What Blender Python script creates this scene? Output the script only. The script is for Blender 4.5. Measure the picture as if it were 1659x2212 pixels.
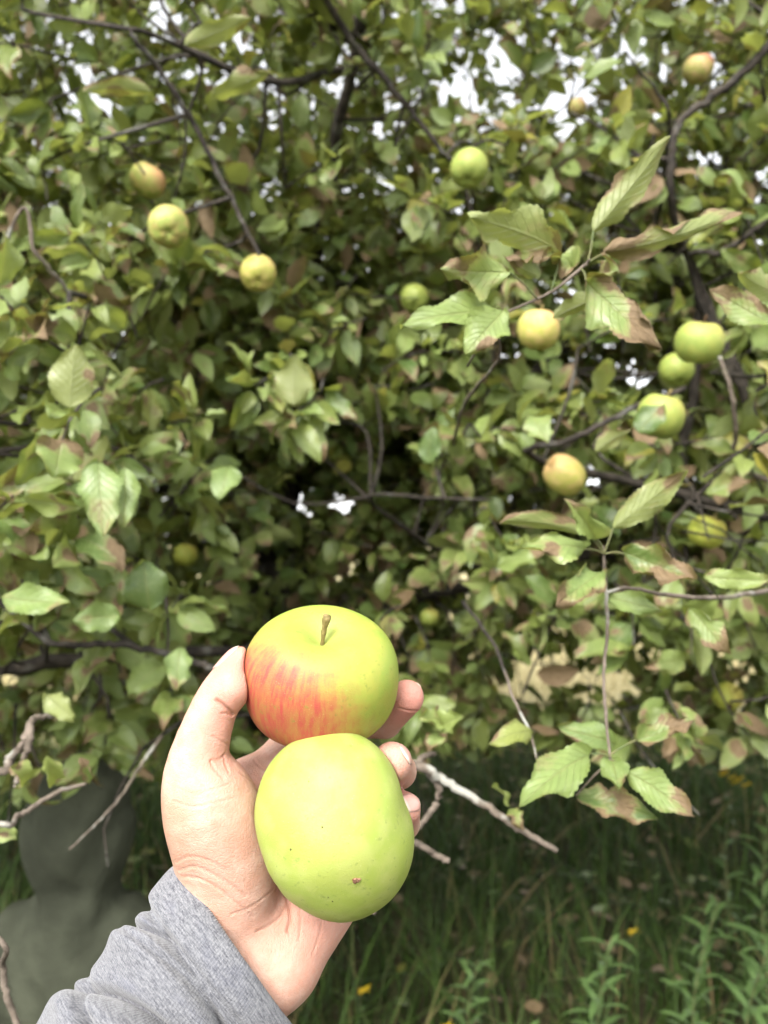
import bpy, math, random
import numpy as np
from mathutils import Vector, Matrix
from mathutils.bvhtree import BVHTree

random.seed(7)
rng = np.random.default_rng(11)
R = math.radians
scene = bpy.context.scene
for o in list(bpy.data.objects):
    bpy.data.objects.remove(o)
COL = scene.collection

# ------------------------------------------------------------------ camera, sky, sun, exposure
CAM_H, PITCH = 1.5, R(2.0)
cam_data = bpy.data.cameras.new('camera')
cam = bpy.data.objects.new('camera', cam_data)
COL.objects.link(cam)
cam.location = (0, 0, CAM_H)
cam.rotation_euler = (math.pi / 2 + PITCH, 0, 0)
cam_data.sensor_width = 36.0
cam_data.sensor_fit = 'AUTO'
cam_data.lens = 27.0
cam_data.clip_start = 0.02
cam_data.clip_end = 500
cam_data.dof.use_dof = True
cam_data.dof.focus_distance = 0.385
cam_data.dof.aperture_fstop = 8.0
scene.camera = cam

SUN_EL, SUN_AZ = R(45), R(200)          # azimuth measured clockwise from +Y: behind the camera, a little to the left
world = bpy.data.worlds.new('World')
scene.world = world
world.use_nodes = True
wn, wl = world.node_tree.nodes, world.node_tree.links
wn.clear()
sky = wn.new('ShaderNodeTexSky')
sky.sky_type = 'NISHITA'
sky.sun_disc = False
sky.sun_elevation = SUN_EL
sky.sun_rotation = SUN_AZ
sky.air_density = 1.0
sky.dust_density = 1.6
sky.ozone_density = 1.0
hs = wn.new('ShaderNodeHueSaturation')
hs.inputs['Saturation'].default_value = 0.10
bg = wn.new('ShaderNodeBackground')
bg.inputs['Strength'].default_value = 0.115
wo = wn.new('ShaderNodeOutputWorld')
wl.new(sky.outputs[0], hs.inputs['Color'])
wl.new(hs.outputs[0], bg.inputs['Color'])
wl.new(bg.outputs[0], wo.inputs['Surface'])

sun_data = bpy.data.lights.new('sun', 'SUN')
sun = bpy.data.objects.new('sun', sun_data)
COL.objects.link(sun)
sun_data.energy = 1.5
sun_data.angle = R(26)
sun_data.color = (1.0, 0.95, 0.87)
sd = Vector((math.sin(SUN_AZ) * math.cos(SUN_EL), math.cos(SUN_AZ) * math.cos(SUN_EL), math.sin(SUN_EL)))
sun.rotation_euler = sd.to_track_quat('Z', 'Y').to_euler()
sun.location = sd * 20

vs = scene.view_settings
vs.view_transform = 'Standard'
vs.look = 'None'
vs.exposure = 2.22
vs.gamma = 1.0
vs.use_curve_mapping = False
scene.cycles.max_bounces = 8
scene.cycles.diffuse_bounces = 3
scene.cycles.glossy_bounces = 2
scene.cycles.transmission_bounces = 4
scene.cycles.use_denoising = True
scene.cycles.use_adaptive_sampling = True
scene.cycles.adaptive_threshold = .025
scene.cycles.sample_clamp_indirect = 6

# ------------------------------------------------------------------ helpers: lens geometry, linking, mesh building
FPX, U0, V0 = 1659.0, 829.5, 1106.0     # focal length and centre of a 1659 x 2212 picture
C0 = np.array([0, 0, CAM_H])
AX = np.array([1.0, 0, 0])
AF = np.array([0, math.cos(PITCH), math.sin(PITCH)])
AU = np.array([0, -math.sin(PITCH), math.cos(PITCH)])
M3 = np.stack([AX, AU, -AF], axis=1)      # camera axes -> world

def cc(u, v, d):
    return np.array([(u - U0) / FPX * d, (V0 - v) / FPX * d, -d])
def c2w(p):
    return np.asarray(p) @ M3.T + C0
def W(u, v, d):
    return c2w(cc(u, v, d))
def w2px(p):
    q = (np.asarray(p) - C0) @ M3
    d = -q[..., 2]
    return U0 + q[..., 0] / d * FPX, V0 - q[..., 1] / d * FPX, d

def tag(o, label=None, cat=None, group=None, kind=None):
    if label: o['label'] = label
    if cat: o['category'] = cat
    if group: o['group'] = group
    if kind: o['kind'] = kind
    return o
def link(o, parent=None):
    COL.objects.link(o)
    if parent is not None:
        o.parent = parent
    return o
def empty(name, loc):
    o = bpy.data.objects.new(name, None)
    o.empty_display_size = 0.05
    o.location = loc
    return link(o)
def root_loc(parent):
    p = Vector((0, 0, 0))
    while parent is not None:
        p += parent.location
        parent = parent.parent
    return np.array(p)
def mesh_of(name, V, F, mat, smooth=True, attrs=None, uv=None):
    m = bpy.data.meshes.new(name)
    V = np.asarray(V, dtype=np.float64)
    if isinstance(F, np.ndarray):
        nf, k = F.shape
        m.vertices.add(len(V)); m.vertices.foreach_set('co', V.ravel())
        m.loops.add(nf * k); m.loops.foreach_set('vertex_index', F.ravel().astype(np.int32))
        m.polygons.add(nf)
        m.polygons.foreach_set('loop_start', np.arange(0, nf * k, k, dtype=np.int32))
        m.polygons.foreach_set('loop_total', np.full(nf, k, dtype=np.int32))
        m.update(calc_edges=True)
        m.validate()
    else:
        m.from_pydata([tuple(v) for v in V], [], F)
    if smooth:
        m.polygons.foreach_set('use_smooth', np.ones(len(m.polygons), dtype=bool))
    if mat: m.materials.append(mat)
    for k, a in (attrs or {}).items():
        a = np.asarray(a, dtype=np.float32)
        if a.ndim == 1:
            at = m.attributes.new(k, 'FLOAT', 'POINT'); at.data.foreach_set('value', a)
        else:
            at = m.attributes.new(k, 'FLOAT_VECTOR', 'POINT'); at.data.foreach_set('vector', a[:, :3].ravel())
    m.update()
    return m
def obj(name, V, F, mat, parent=None, smooth=True, attrs=None):
    """world-space vertices -> one mesh object, under parent if given"""
    V = np.asarray(V, dtype=np.float64) - (root_loc(parent) if parent else 0)
    o = bpy.data.objects.new(name, mesh_of(name, V, F, mat, smooth, attrs))
    return link(o, parent)

def tube(P, rad, sides=7, cap=True, wob=0.0):
    P = np.asarray(P, float); rad = np.asarray(rad, float)
    n = len(P)
    T = np.gradient(P, axis=0)
    T /= np.linalg.norm(T, axis=1)[:, None] + 1e-12
    up = np.array([0.13, 0.31, 0.94])
    A = np.cross(T, up); A /= np.linalg.norm(A, axis=1)[:, None] + 1e-9
    B = np.cross(T, A)
    th = np.linspace(0, 2 * math.pi, sides, endpoint=False)
    rr = rad[:, None] * (1 + wob * rng.uniform(-1, 1, (n, sides)))
    V = P[:, None, :] + rr[..., None] * (np.cos(th)[None, :, None] * A[:, None, :] + np.sin(th)[None, :, None] * B[:, None, :])
    V = V.reshape(-1, 3)
    i = np.arange(n - 1)[:, None]; j = np.arange(sides)[None, :]
    j2 = (j + 1) % sides
    F = np.stack([i * sides + j, i * sides + j2, (i + 1) * sides + j2, (i + 1) * sides + j], axis=-1).reshape(-1, 4)
    if cap:
        k = len(V)
        V = np.vstack([V, P[0] - T[0] * rad[0] * .3, P[-1] + T[-1] * rad[-1] * .3])
        jj = np.arange(sides)
        c0 = np.stack([(jj + 1) % sides, jj, np.full(sides, k), np.full(sides, k)], 1)
        b = (n - 1) * sides
        c1 = np.stack([b + jj, b + (jj + 1) % sides, np.full(sides, k + 1), np.full(sides, k + 1)], 1)
        return V, F, np.vstack([c0, c1])[:, :3]
    return V, F, None
def faces_list(F, T=None):
    L = [tuple(int(x) for x in f) for f in F]
    if T is not None: L += [tuple(int(x) for x in f) for f in T]
    return L
def spline(P, n):
    """Catmull-Rom through control points (columns may include radius)"""
    P = np.asarray(P, float)
    if len(P) == 2:
        t = np.linspace(0, 1, n)[:, None]
        return P[0] * (1 - t) + P[1] * t
    Q = np.vstack([2 * P[0] - P[1], P, 2 * P[-1] - P[-2]])
    out = []
    m = len(P) - 1
    for x in np.linspace(0, m, n):
        i = min(int(x), m - 1); t = x - i
        p0, p1, p2, p3 = Q[i], Q[i + 1], Q[i + 2], Q[i + 3]
        out.append(.5 * (2 * p1 + (p2 - p0) * t + (2 * p0 - 5 * p1 + 4 * p2 - p3) * t * t + (3 * p1 - p0 - 3 * p2 + p3) * t ** 3))
    return np.array(out)

# ------------------------------------------------------------------ material helpers
class NT:
    def __init__(s, name):
        s.m = bpy.data.materials.new(name); s.m.use_nodes = True
        s.t = s.m.node_tree; s.t.nodes.clear()
        s.out = s.t.nodes.new('ShaderNodeOutputMaterial')
    def n(s, kind, **kw):
        x = s.t.nodes.new(kind)
        for k, v in kw.items(): setattr(x, k, v)
        return x
    def l(s, a, b): s.t.links.new(a, b)
    def val(s, sock, v):
        if hasattr(v, 'links') or hasattr(v, 'is_linked'): s.l(v, sock)
        else: sock.default_value = v
    def math(s, op, a, b=0.0, c=0.0, clamp=False):
        x = s.n('ShaderNodeMath', operation=op, use_clamp=clamp)
        for i, v in enumerate((a, b, c)): s.val(x.inputs[i], v)
        return x.outputs[0]
    def vmath(s, op, a, b):
        x = s.n('ShaderNodeVectorMath', operation=op)
        s.val(x.inputs[0], a); s.val(x.inputs[1], b)
        return x.outputs[1] if op == 'DOT_PRODUCT' else x.outputs[0]
    def mix(s, f, a, b, mode='MIX'):
        x = s.n('ShaderNodeMix', data_type='RGBA', blend_type=mode)
        s.val(x.inputs[0], f)
        for i, v in ((6, a), (7, b)):
            s.val(x.inputs[i], (*v, 1) if isinstance(v, tuple) and len(v) == 3 else v)
        return x.outputs[2]
    def ramp(s, f, lo, hi):
        x = s.n('ShaderNodeMapRange', interpolation_type='SMOOTHSTEP')
        s.val(x.inputs[0], f); x.inputs[1].default_value = lo; x.inputs[2].default_value = hi
        return x.outputs[0]
    def noise(s, vec, scale, detail=3, rough=.55, dim='3D', dist=0.0):
        x = s.n('ShaderNodeTexNoise', noise_dimensions=dim)
        if vec is not None: s.l(vec, x.inputs['Vector'])
        x.inputs['Scale'].default_value = scale; x.inputs['Detail'].default_value = detail
        x.inputs['Roughness'].default_value = rough; x.inputs['Distortion'].default_value = dist
        return x.outputs[0]
    def voro(s, vec, scale, feature='F1', out=0):
        x = s.n('ShaderNodeTexVoronoi', feature=feature)
        if vec is not None: s.l(vec, x.inputs['Vector'])
        x.inputs['Scale'].default_value = scale
        return x.outputs[out]
    def comb(s, x, y, z):
        c = s.n('ShaderNodeCombineXYZ')
        for i, v in enumerate((x, y, z)): s.val(c.inputs[i], v)
        return c.outputs[0]
    def sep(s, v):
        c = s.n('ShaderNodeSeparateXYZ'); s.l(v, c.inputs[0]); return c.outputs
    def coord(s, which='Object'):
        return s.n('ShaderNodeTexCoord').outputs[which]
    def attr(s, name, out='Vector'):
        a = s.n('ShaderNodeAttribute'); a.attribute_name = name; return a.outputs[out]
    def bump(s, h, dist, strength=1.0, normal=None):
        b = s.n('ShaderNodeBump'); s.l(h, b.inputs['Height'])
        b.inputs['Distance'].default_value = dist; b.inputs['Strength'].default_value = strength
        if normal is not None: s.l(normal, b.inputs['Normal'])
        return b.outputs[0]
    def bsdf(s, color, rough=.5, spec=.5, normal=None, **kw):
        p = s.n('ShaderNodeBsdfPrincipled')
        s.val(p.inputs['Base Color'], (*color, 1) if isinstance(color, tuple) else color)
        s.val(p.inputs['Roughness'], rough); s.val(p.inputs['Specular IOR Level'], spec)
        if normal is not None: s.l(normal, p.inputs['Normal'])
        for k, v in kw.items(): s.val(p.inputs[k.replace('_', ' ')], v)
        return p
    def done(s, sh):
        s.l(sh.outputs[0] if hasattr(sh, 'outputs') else sh, s.out.inputs['Surface'])
        return s.m

def mat_leaf():
    s = NT('leaf')
    lv = s.sep(s.attr('lv')); lc = s.attr('lc'); l = s.sep(lc)
    rnd, dry, yel = lv[0], lv[1], lv[2]
    oi = s.n('ShaderNodeObjectInfo').outputs['Random']
    seed = s.math('MULTIPLY_ADD', oi, 17.0, s.math('MULTIPLY', l[2], 31.0))
    pv = s.comb(s.math('MULTIPLY', l[0], .5), s.math('MULTIPLY', l[1], 1.4), seed)
    n1 = s.noise(pv, 2.6, 4, .6)
    n2 = s.noise(pv, 9.0, 4, .65)
    ax = s.math('ABSOLUTE', l[0])
    rib = s.math('SUBTRACT', 1.0, s.ramp(ax, .015, .075))
    ph = s.math('SUBTRACT', s.math('MULTIPLY', l[1], 9.0), s.math('MULTIPLY', ax, 2.6))
    vein = s.ramp(s.math('ABSOLUTE', s.math('SUBTRACT', s.math('FRACT', ph), .5)), .40, .5)
    tone = s.math('ADD', s.math('MULTIPLY', s.math('POWER', rnd, 1.3), .95), s.math('MULTIPLY', s.math('SUBTRACT', n1, .5), .9), clamp=True)
    g = s.mix(tone, (.054, .106, .024), (.265, .355, .115))
    g = s.mix(s.math('MULTIPLY', yel, .8), g, (.30, .26, .035))
    mott = s.math('MULTIPLY', s.ramp(n2, .50, .72), .35)
    g = s.mix(mott, g, (.30, .335, .14))
    g = s.mix(s.math('MULTIPLY', s.math('MAXIMUM', rib, s.math('MULTIPLY', vein, .45)), .5), g, (.24, .26, .10))
    back = s.n('ShaderNodeNewGeometry').outputs['Backfacing']
    gb = s.mix(.58, g, (.24, .27, .11))
    g = s.mix(back, g, gb)
    dm = s.ramp(s.math('ADD', dry, s.math('MULTIPLY', s.math('SUBTRACT', n1, .5), 1.25)), .44, .58)
    br = s.mix(n2, (.055, .030, .013), (.26, .180, .095))
    halo = s.math('MULTIPLY', s.ramp(s.math('ADD', dry, s.math('MULTIPLY', s.math('SUBTRACT', n1, .5), 1.25)), .28, .46), .5)
    g = s.mix(halo, g, (.30, .27, .12))
    col = s.mix(dm, g, br)
    hgt = s.math('ADD', s.math('MULTIPLY', vein, -.5), s.math('ADD', s.math('MULTIPLY', n2, .9), s.math('MULTIPLY', rib, -.7)))
    nb = s.bump(hgt, .0012, .8)
    rough = s.math('ADD', .32, s.math('MULTIPLY', dm, .4))
    p = s.bsdf(col, rough, .52, nb)
    tr = s.n('ShaderNodeBsdfTranslucent')
    s.l(s.mix(.55, col, (.36, .40, .040)), tr.inputs[0])
    mx = s.n('ShaderNodeMixShader')
    s.l(s.math('SUBTRACT', .38, s.math('MULTIPLY', dm, .18)), mx.inputs[0])
    s.l(p.outputs[0], mx.inputs[1]); s.l(tr.outputs[0], mx.inputs[2])
    return s.done(mx)

def mat_bark(name, a, b, lich=.5):
    s = NT(name)
    v = s.coord('Object')
    n1 = s.noise(v, 60, 5, .65); n2 = s.noise(v, 22, 4, .6); n3 = s.noise(v, 9, 3)
    col = s.mix(s.ramp(n1, .3, .7), a, b)
    col = s.mix(s.math('MULTIPLY', s.ramp(n2, .56, .66), lich), col, (.36, .37, .33))
    col = s.mix(s.math('MULTIPLY', s.ramp(n3, .60, .7), lich * .4), col, (.20, .22, .12))
    return s.done(s.bsdf(col, .85, .25, s.bump(n1, .003, .9)))

def mat_apple(name, green, yellow, red, blush_dir, blush_lo, blush_hi, strength, speck=True, patchy=1.0):
    s = NT(name)
    v = s.coord('Object')
    nv = s.n('ShaderNodeVectorMath', operation='NORMALIZE'); s.l(v, nv.inputs[0]); nd = nv.outputs[0]
    x, y, z = s.sep(nd)
    phi = s.math('ARCTAN2', y, x)
    # wrap-free streak coordinates round the stem axis
    hyp = s.math('SQRT', s.math('ADD', s.math('MULTIPLY', x, x), s.math('MULTIPLY', y, y)))
    hx = s.math('DIVIDE', x, s.math('MAXIMUM', hyp, .02)); hy = s.math('DIVIDE', y, s.math('MAXIMUM', hyp, .02))
    sv = s.comb(hx, hy, s.math('MULTIPLY', z, .22))
    st = s.noise(sv, 12.0, 5, .62); st2 = s.noise(sv, 34.0, 3, .6)
    big = s.noise(nd, 2.8, 3, .55); mid = s.noise(nd, 5.0, 3, .6)
    d = s.vmath('DOT_PRODUCT', nd, blush_dir)
    m = s.ramp(s.math('ADD', d, s.math('MULTIPLY', s.math('SUBTRACT', mid, .5), .55)), blush_lo, blush_hi)
    stripe = s.ramp(s.math('ADD', st, s.math('MULTIPLY', s.math('SUBTRACT', st2, .5), .4)), .34, .66)
    f_red = s.math('MULTIPLY', m, s.math('MULTIPLY_ADD', stripe, .72 * patchy, 1 - .72 * patchy))
    base = s.mix(s.math('MULTIPLY', s.ramp(big, .38, .64), .85), green, yellow)
    base = s.mix(s.math('MULTIPLY', m, .85), base, yellow)
    base = s.mix(s.math('MULTIPLY', s.ramp(mid, .5, .75), .22), base, (green[0] * .72, green[1] * .86, green[2] * .9))
    cav = s.ramp(z, .86, .99)
    base = s.mix(s.math('MULTIPLY', cav, .35), base, (.34, .36, .10))
    col = s.mix(s.math('MULTIPLY', f_red, strength), base, red)
    if speck:
        vo = s.voro(nd, 19.0)
        len_ = s.math('SUBTRACT', 1.0, s.ramp(vo, .045, .09))
        col = s.mix(s.math('MULTIPLY', len_, .6), col, (.52, .50, .26))
        vo2 = s.voro(s.vmath('ADD', nd, (3.1, 1.7, .4)), 7.0)
        dk = s.math('SUBTRACT', 1.0, s.ramp(vo2, .022, .045))
        col = s.mix(s.math('MULTIPLY', dk, .75), col, (.14, .11, .035))
        sm = s.ramp(s.noise(nd, 11.0, 4, .65), .58, .72)
        col = s.mix(s.math('MULTIPLY', sm, .55), col, (green[0] * .5, green[1] * .58, green[2] * .6))
    nb = s.bump(s.noise(nd, 46.0, 3, .6), .00035, .6)
    p = s.bsdf(col, s.math('MULTIPLY_ADD', mid, .2, .40), .34, nb)
    p.inputs['Subsurface Weight'].default_value = .12
    p.inputs['Subsurface Radius'].default_value = (1.0, .9, .3)
    p.inputs['Subsurface Scale'].default_value = .004
    return s.done(p)

def mat_skin():
    s = NT('skin')
    v = s.coord('Object')
    red = s.attr('red', 'Fac'); tan = s.attr('tan', 'Fac'); cre = s.attr('crease', 'Fac')
    n1 = s.noise(v, 85, 4, .65); n2 = s.noise(v, 300, 3, .6); n3 = s.noise(v, 38, 3)
    base = s.mix(s.ramp(n1, .35, .7), (.47, .272, .200), (.53, .355, .280))
    base = s.mix(s.math('MULTIPLY', s.ramp(n3, .45, .65), .5), base, (.47, .255, .185))
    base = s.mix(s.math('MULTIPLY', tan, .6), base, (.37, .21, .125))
    base = s.mix(red, base, (.46, .185, .15))
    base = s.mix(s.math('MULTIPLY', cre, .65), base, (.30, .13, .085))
    wv = s.comb(*[s.math('MULTIPLY', c, k) for c, k in zip(s.sep(v), (1.0, .45, .8))])
    v1 = s.voro(wv, 620, 'DISTANCE_TO_EDGE'); v2 = s.voro(v, 1100, 'DISTANCE_TO_EDGE')
    h = s.math('ADD', s.math('MULTIPLY', s.ramp(v1, 0, .16), .7), s.math('ADD', s.math('MULTIPLY', s.ramp(v2, 0, .2), .35), s.math('MULTIPLY', n2, .5)))
    nb = s.bump(s.math('ADD', h, s.math('MULTIPLY', n1, 1.6)), .00022, .7)
    p = s.bsdf(base, .52, .30, nb)
    p.inputs['Subsurface Weight'].default_value = .25
    p.inputs['Subsurface Radius'].default_value = (1.0, .35, .2)
    p.inputs['Subsurface Scale'].default_value = .005
    return s.done(p)

def mat_nail():
    s = NT('nail')
    lc = s.sep(s.attr('lc'))
    col = s.mix(s.ramp(lc[1], .80, .90), (.48, .27, .23), (.56, .46, .38))
    col = s.mix(s.math('MULTIPLY', s.math('SUBTRACT', 1.0, s.ramp(lc[1], .0, .25)), .5), col, (.54, .39, .34))
    return s.done(s.bsdf(col, .28, .5))

def mat_fabric():
    s = NT('heather_grey_knit')
    uvv = s.attr('fab'); f = s.sep(uvv)            # fab = (metres round, metres along, fold id)
    st = s.noise(s.comb(s.math('MULTIPLY', f[0], 190), s.math('MULTIPLY', f[1], 800), f[2]), 1.0, 4, .7)
    fl = s.noise(s.comb(s.math('MULTIPLY', f[0], 600), s.math('MULTIPLY', f[1], 1500), 3.0), 1.0, 3, .7)
    blot = s.noise(s.comb(s.math('MULTIPLY', f[0], 40), s.math('MULTIPLY', f[1], 60), 9.0), 1.0, 3, .6)
    col = s.mix(s.ramp(st, .32, .68), (.058, .060, .072), (.165, .168, .181))
    col = s.mix(s.math('MULTIPLY', s.ramp(fl, .42, .72), .55), col, (.27, .27, .285))
    col = s.mix(s.math('MULTIPLY', s.ramp(blot, .52, .7), .35), col, (.105, .109, .138))
    rib = s.math('SINE', s.math('MULTIPLY', f[0], 2 * math.pi / .0013))
    row = s.math('SINE', s.math('MULTIPLY_ADD', f[1], 2 * math.pi / .0011, s.math('MULTIPLY', rib, 1.2)))
    h = s.math('ADD', s.math('MULTIPLY', rib, .5), s.math('ADD', s.math('MULTIPLY', row, .35), s.math('MULTIPLY', fl, 1.3)))
    nb = s.bump(h, .0003, .45)
    p = s.bsdf(col, .9, .12, nb)
    p.inputs['Sheen Weight'].default_value = .25
    p.inputs['Sheen Roughness'].default_value = .5
    return s.done(p)

def mat_cloth(name, c):
    s = NT(name)
    v = s.coord('Object')
    n = s.noise(v, 14, 4); n2 = s.noise(v, 260, 2)
    col = s.mix(s.ramp(n, .3, .7), tuple(x * .80 for x in c), tuple(x * 1.18 for x in c))
    return s.done(s.bsdf(col, .9, .12, s.bump(n, .015, .7, s.bump(n2, .001, .6))))

def mat_simple(name, a, b, scale=80, rough=.6, spec=.4, trans=0.0):
    s = NT(name)
    n = s.noise(s.coord('Object'), scale, 4, .6)
    col = s.mix(s.ramp(n, .3, .7), a, b)
    p = s.bsdf(col, rough, spec, s.bump(n, .0008, .5))
    if trans:
        tr = s.n('ShaderNodeBsdfTranslucent'); s.l(col, tr.inputs[0])
        mx = s.n('ShaderNodeMixShader'); mx.inputs[0].default_value = trans
        s.l(p.outputs[0], mx.inputs[1]); s.l(tr.outputs[0], mx.inputs[2])
        return s.done(mx)
    return s.done(p)

def mat_blade(name, pal):
    s = NT(name)
    lv = s.sep(s.attr('lv'))
    col = s.mix(lv[0], pal[0], pal[1])
    col = s.mix(s.ramp(lv[1], .86, .99), col, pal[2])
    p = s.bsdf(col, .6, .18)
    tr = s.n('ShaderNodeBsdfTranslucent'); s.l(col, tr.inputs[0])
    mx = s.n('ShaderNodeMixShader'); mx.inputs[0].default_value = .22
    s.l(p.outputs[0], mx.inputs[1]); s.l(tr.outputs[0], mx.inputs[2])
    return s.done(mx)

def mat_ground():
    s = NT('ground')
    v = s.coord('Object'); x, y, z = s.sep(v)
    n1 = s.noise(v, 7, 5, .65); n2 = s.noise(v, .7, 3); n3 = s.noise(v, 40, 3)
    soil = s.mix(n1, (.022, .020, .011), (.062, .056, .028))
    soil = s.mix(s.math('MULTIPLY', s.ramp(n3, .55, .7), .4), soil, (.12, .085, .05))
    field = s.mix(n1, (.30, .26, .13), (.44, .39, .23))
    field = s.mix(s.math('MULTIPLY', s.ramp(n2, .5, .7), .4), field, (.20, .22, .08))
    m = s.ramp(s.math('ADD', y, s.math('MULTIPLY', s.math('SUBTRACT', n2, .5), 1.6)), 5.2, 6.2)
    return s.done(s.bsdf(s.mix(m, soil, field), .95, .1, s.bump(n1, .03, .7)))

M_LEAF = mat_leaf()
M_BARK = mat_bark('bark', (.014, .012, .010), (.055, .045, .036), .16)
M_TWIG = mat_bark('grey_twig_bark', (.075, .060, .046), (.185, .150, .120), .6)
M_SKIN = mat_skin()
M_NAIL = mat_nail()
M_FAB = mat_fabric()
M_STEM = mat_simple('apple_stem', (.13, .10, .03), (.26, .20, .08), 400, .7, .3)
M_CALYX = mat_simple('calyx_brown', (.03, .018, .010), (.10, .06, .03), 300, .9, .2)
M_SCAR = mat_simple('scar_brown', (.12, .05, .028), (.34, .19, .12), 700, .85, .2)
M_WEED = mat_simple('weed_leaf', (.052, .105, .028), (.115, .18, .058), 40, .55, .3, .2)
M_WSTEM = mat_simple('weed_stem', (.07, .10, .035), (.13, .12, .05), 60, .7, .3)
M_PETAL = mat_simple('yellow_petal', (.62, .42, .015), (.78, .56, .03), 120, .6, .3, .2)

# ------------------------------------------------------------------ ground, meadow grass, grass
def height(x, y):
    return .05 * np.sin(x * 1.3 + 1) * np.cos(y * .9) + .03 * np.sin(x * 3.1 + y * 2.3)
g1 = np.concatenate([np.linspace(-220, -8, 24, endpoint=False), np.linspace(-8, 8, 81), np.linspace(8, 220, 25)[1:]])
GX, GY = np.meshgrid(g1, g1 + 3, indexing='ij')
GZ = np.where((abs(GX) < 14) & (abs(GY) < 18), height(GX, GY), 0.0)
GV = np.stack([GX, GY, GZ], -1).reshape(-1, 3)
ng = len(g1)
ii, jj = np.meshgrid(np.arange(ng - 1), np.arange(ng - 1), indexing='ij')
GF = np.stack([ii * ng + jj, (ii + 1) * ng + jj, (ii + 1) * ng + jj + 1, ii * ng + jj + 1], -1).reshape(-1, 4)
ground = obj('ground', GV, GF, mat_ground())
tag(ground, 'dark soil under the apple tree running out to a pale dry field', 'ground', kind='structure')

def blades(n, xr, yr, hr, wr, name, mat, label, cat, keep=None):
    x = rng.uniform(*xr, n); y = rng.uniform(*yr, n)
    if keep is not None:
        k = keep(x, y); x, y = x[k], y[k]; n = len(x)
    h = rng.uniform(*hr, n) * (.5 + .7 * rng.random(n)); w = rng.uniform(*wr, n)
    a = rng.uniform(0, 2 * math.pi, n); lean = rng.uniform(.1, 1.0, n) * h * np.where(rng.random(n) < .3, 1.5, 1.0)
    dx, dy = np.cos(a), np.sin(a); b = a + math.pi / 2 + rng.uniform(-.6, .6, n)
    wx, wy = np.cos(b) * w / 2, np.sin(b) * w / 2
    z0 = height(x, y) - .02
    rows = []
    for t, ww in ((0, 1), (.4, .9), (.75, .55), (1, .06)):
        px = x + dx * lean * t * t; py = y + dy * lean * t * t; pz = z0 + h * (t - .22 * t * t * (lean / h))
        rows += [np.stack([px - wx * ww, py - wy * ww, pz], -1), np.stack([px + wx * ww, py + wy * ww, pz], -1)]
    V = np.stack(rows, 1).reshape(-1, 3)
    base = (np.arange(n) * 8)[:, None, None]
    f = np.array([[0, 1, 3, 2], [2, 3, 5, 4], [4, 5, 7, 6]])[None]
    F = (base + f).reshape(-1, 4)
    lv = np.repeat(np.stack([rng.random(n), rng.random(n), rng.random(n)], -1), 8, 0)
    o = obj(name, V, F, mat, attrs={'lv': lv})
    return tag(o, label, cat, kind='stuff')
M_GRASS = mat_blade('grass_blade', ((.013, .028, .006), (.060, .105, .020), (.19, .145, .065)))
M_DRY = mat_blade('dry_grass_blade', ((.38, .32, .16), (.50, .44, .25), (.22, .25, .09)))
blades(30000, (-3.2, 3.6), (.9, 5.6), (.16, .42), (.003, .011), 'grass', M_GRASS, 'tangled dark green grass in the shade under the apple tree', 'grass',
       keep=lambda x, y: (abs(x) < .75 * y + .5) & ~((y < 1.35) & (abs(x) < .5)))
blades(22000, (-7, 8), (5.4, 13), (.25, .55), (.004, .011), 'meadow_grass', M_DRY, 'pale straw coloured meadow grass beyond the apple tree', 'grass',
       keep=lambda x, y: abs(x) < .65 * y + .6)

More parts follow.
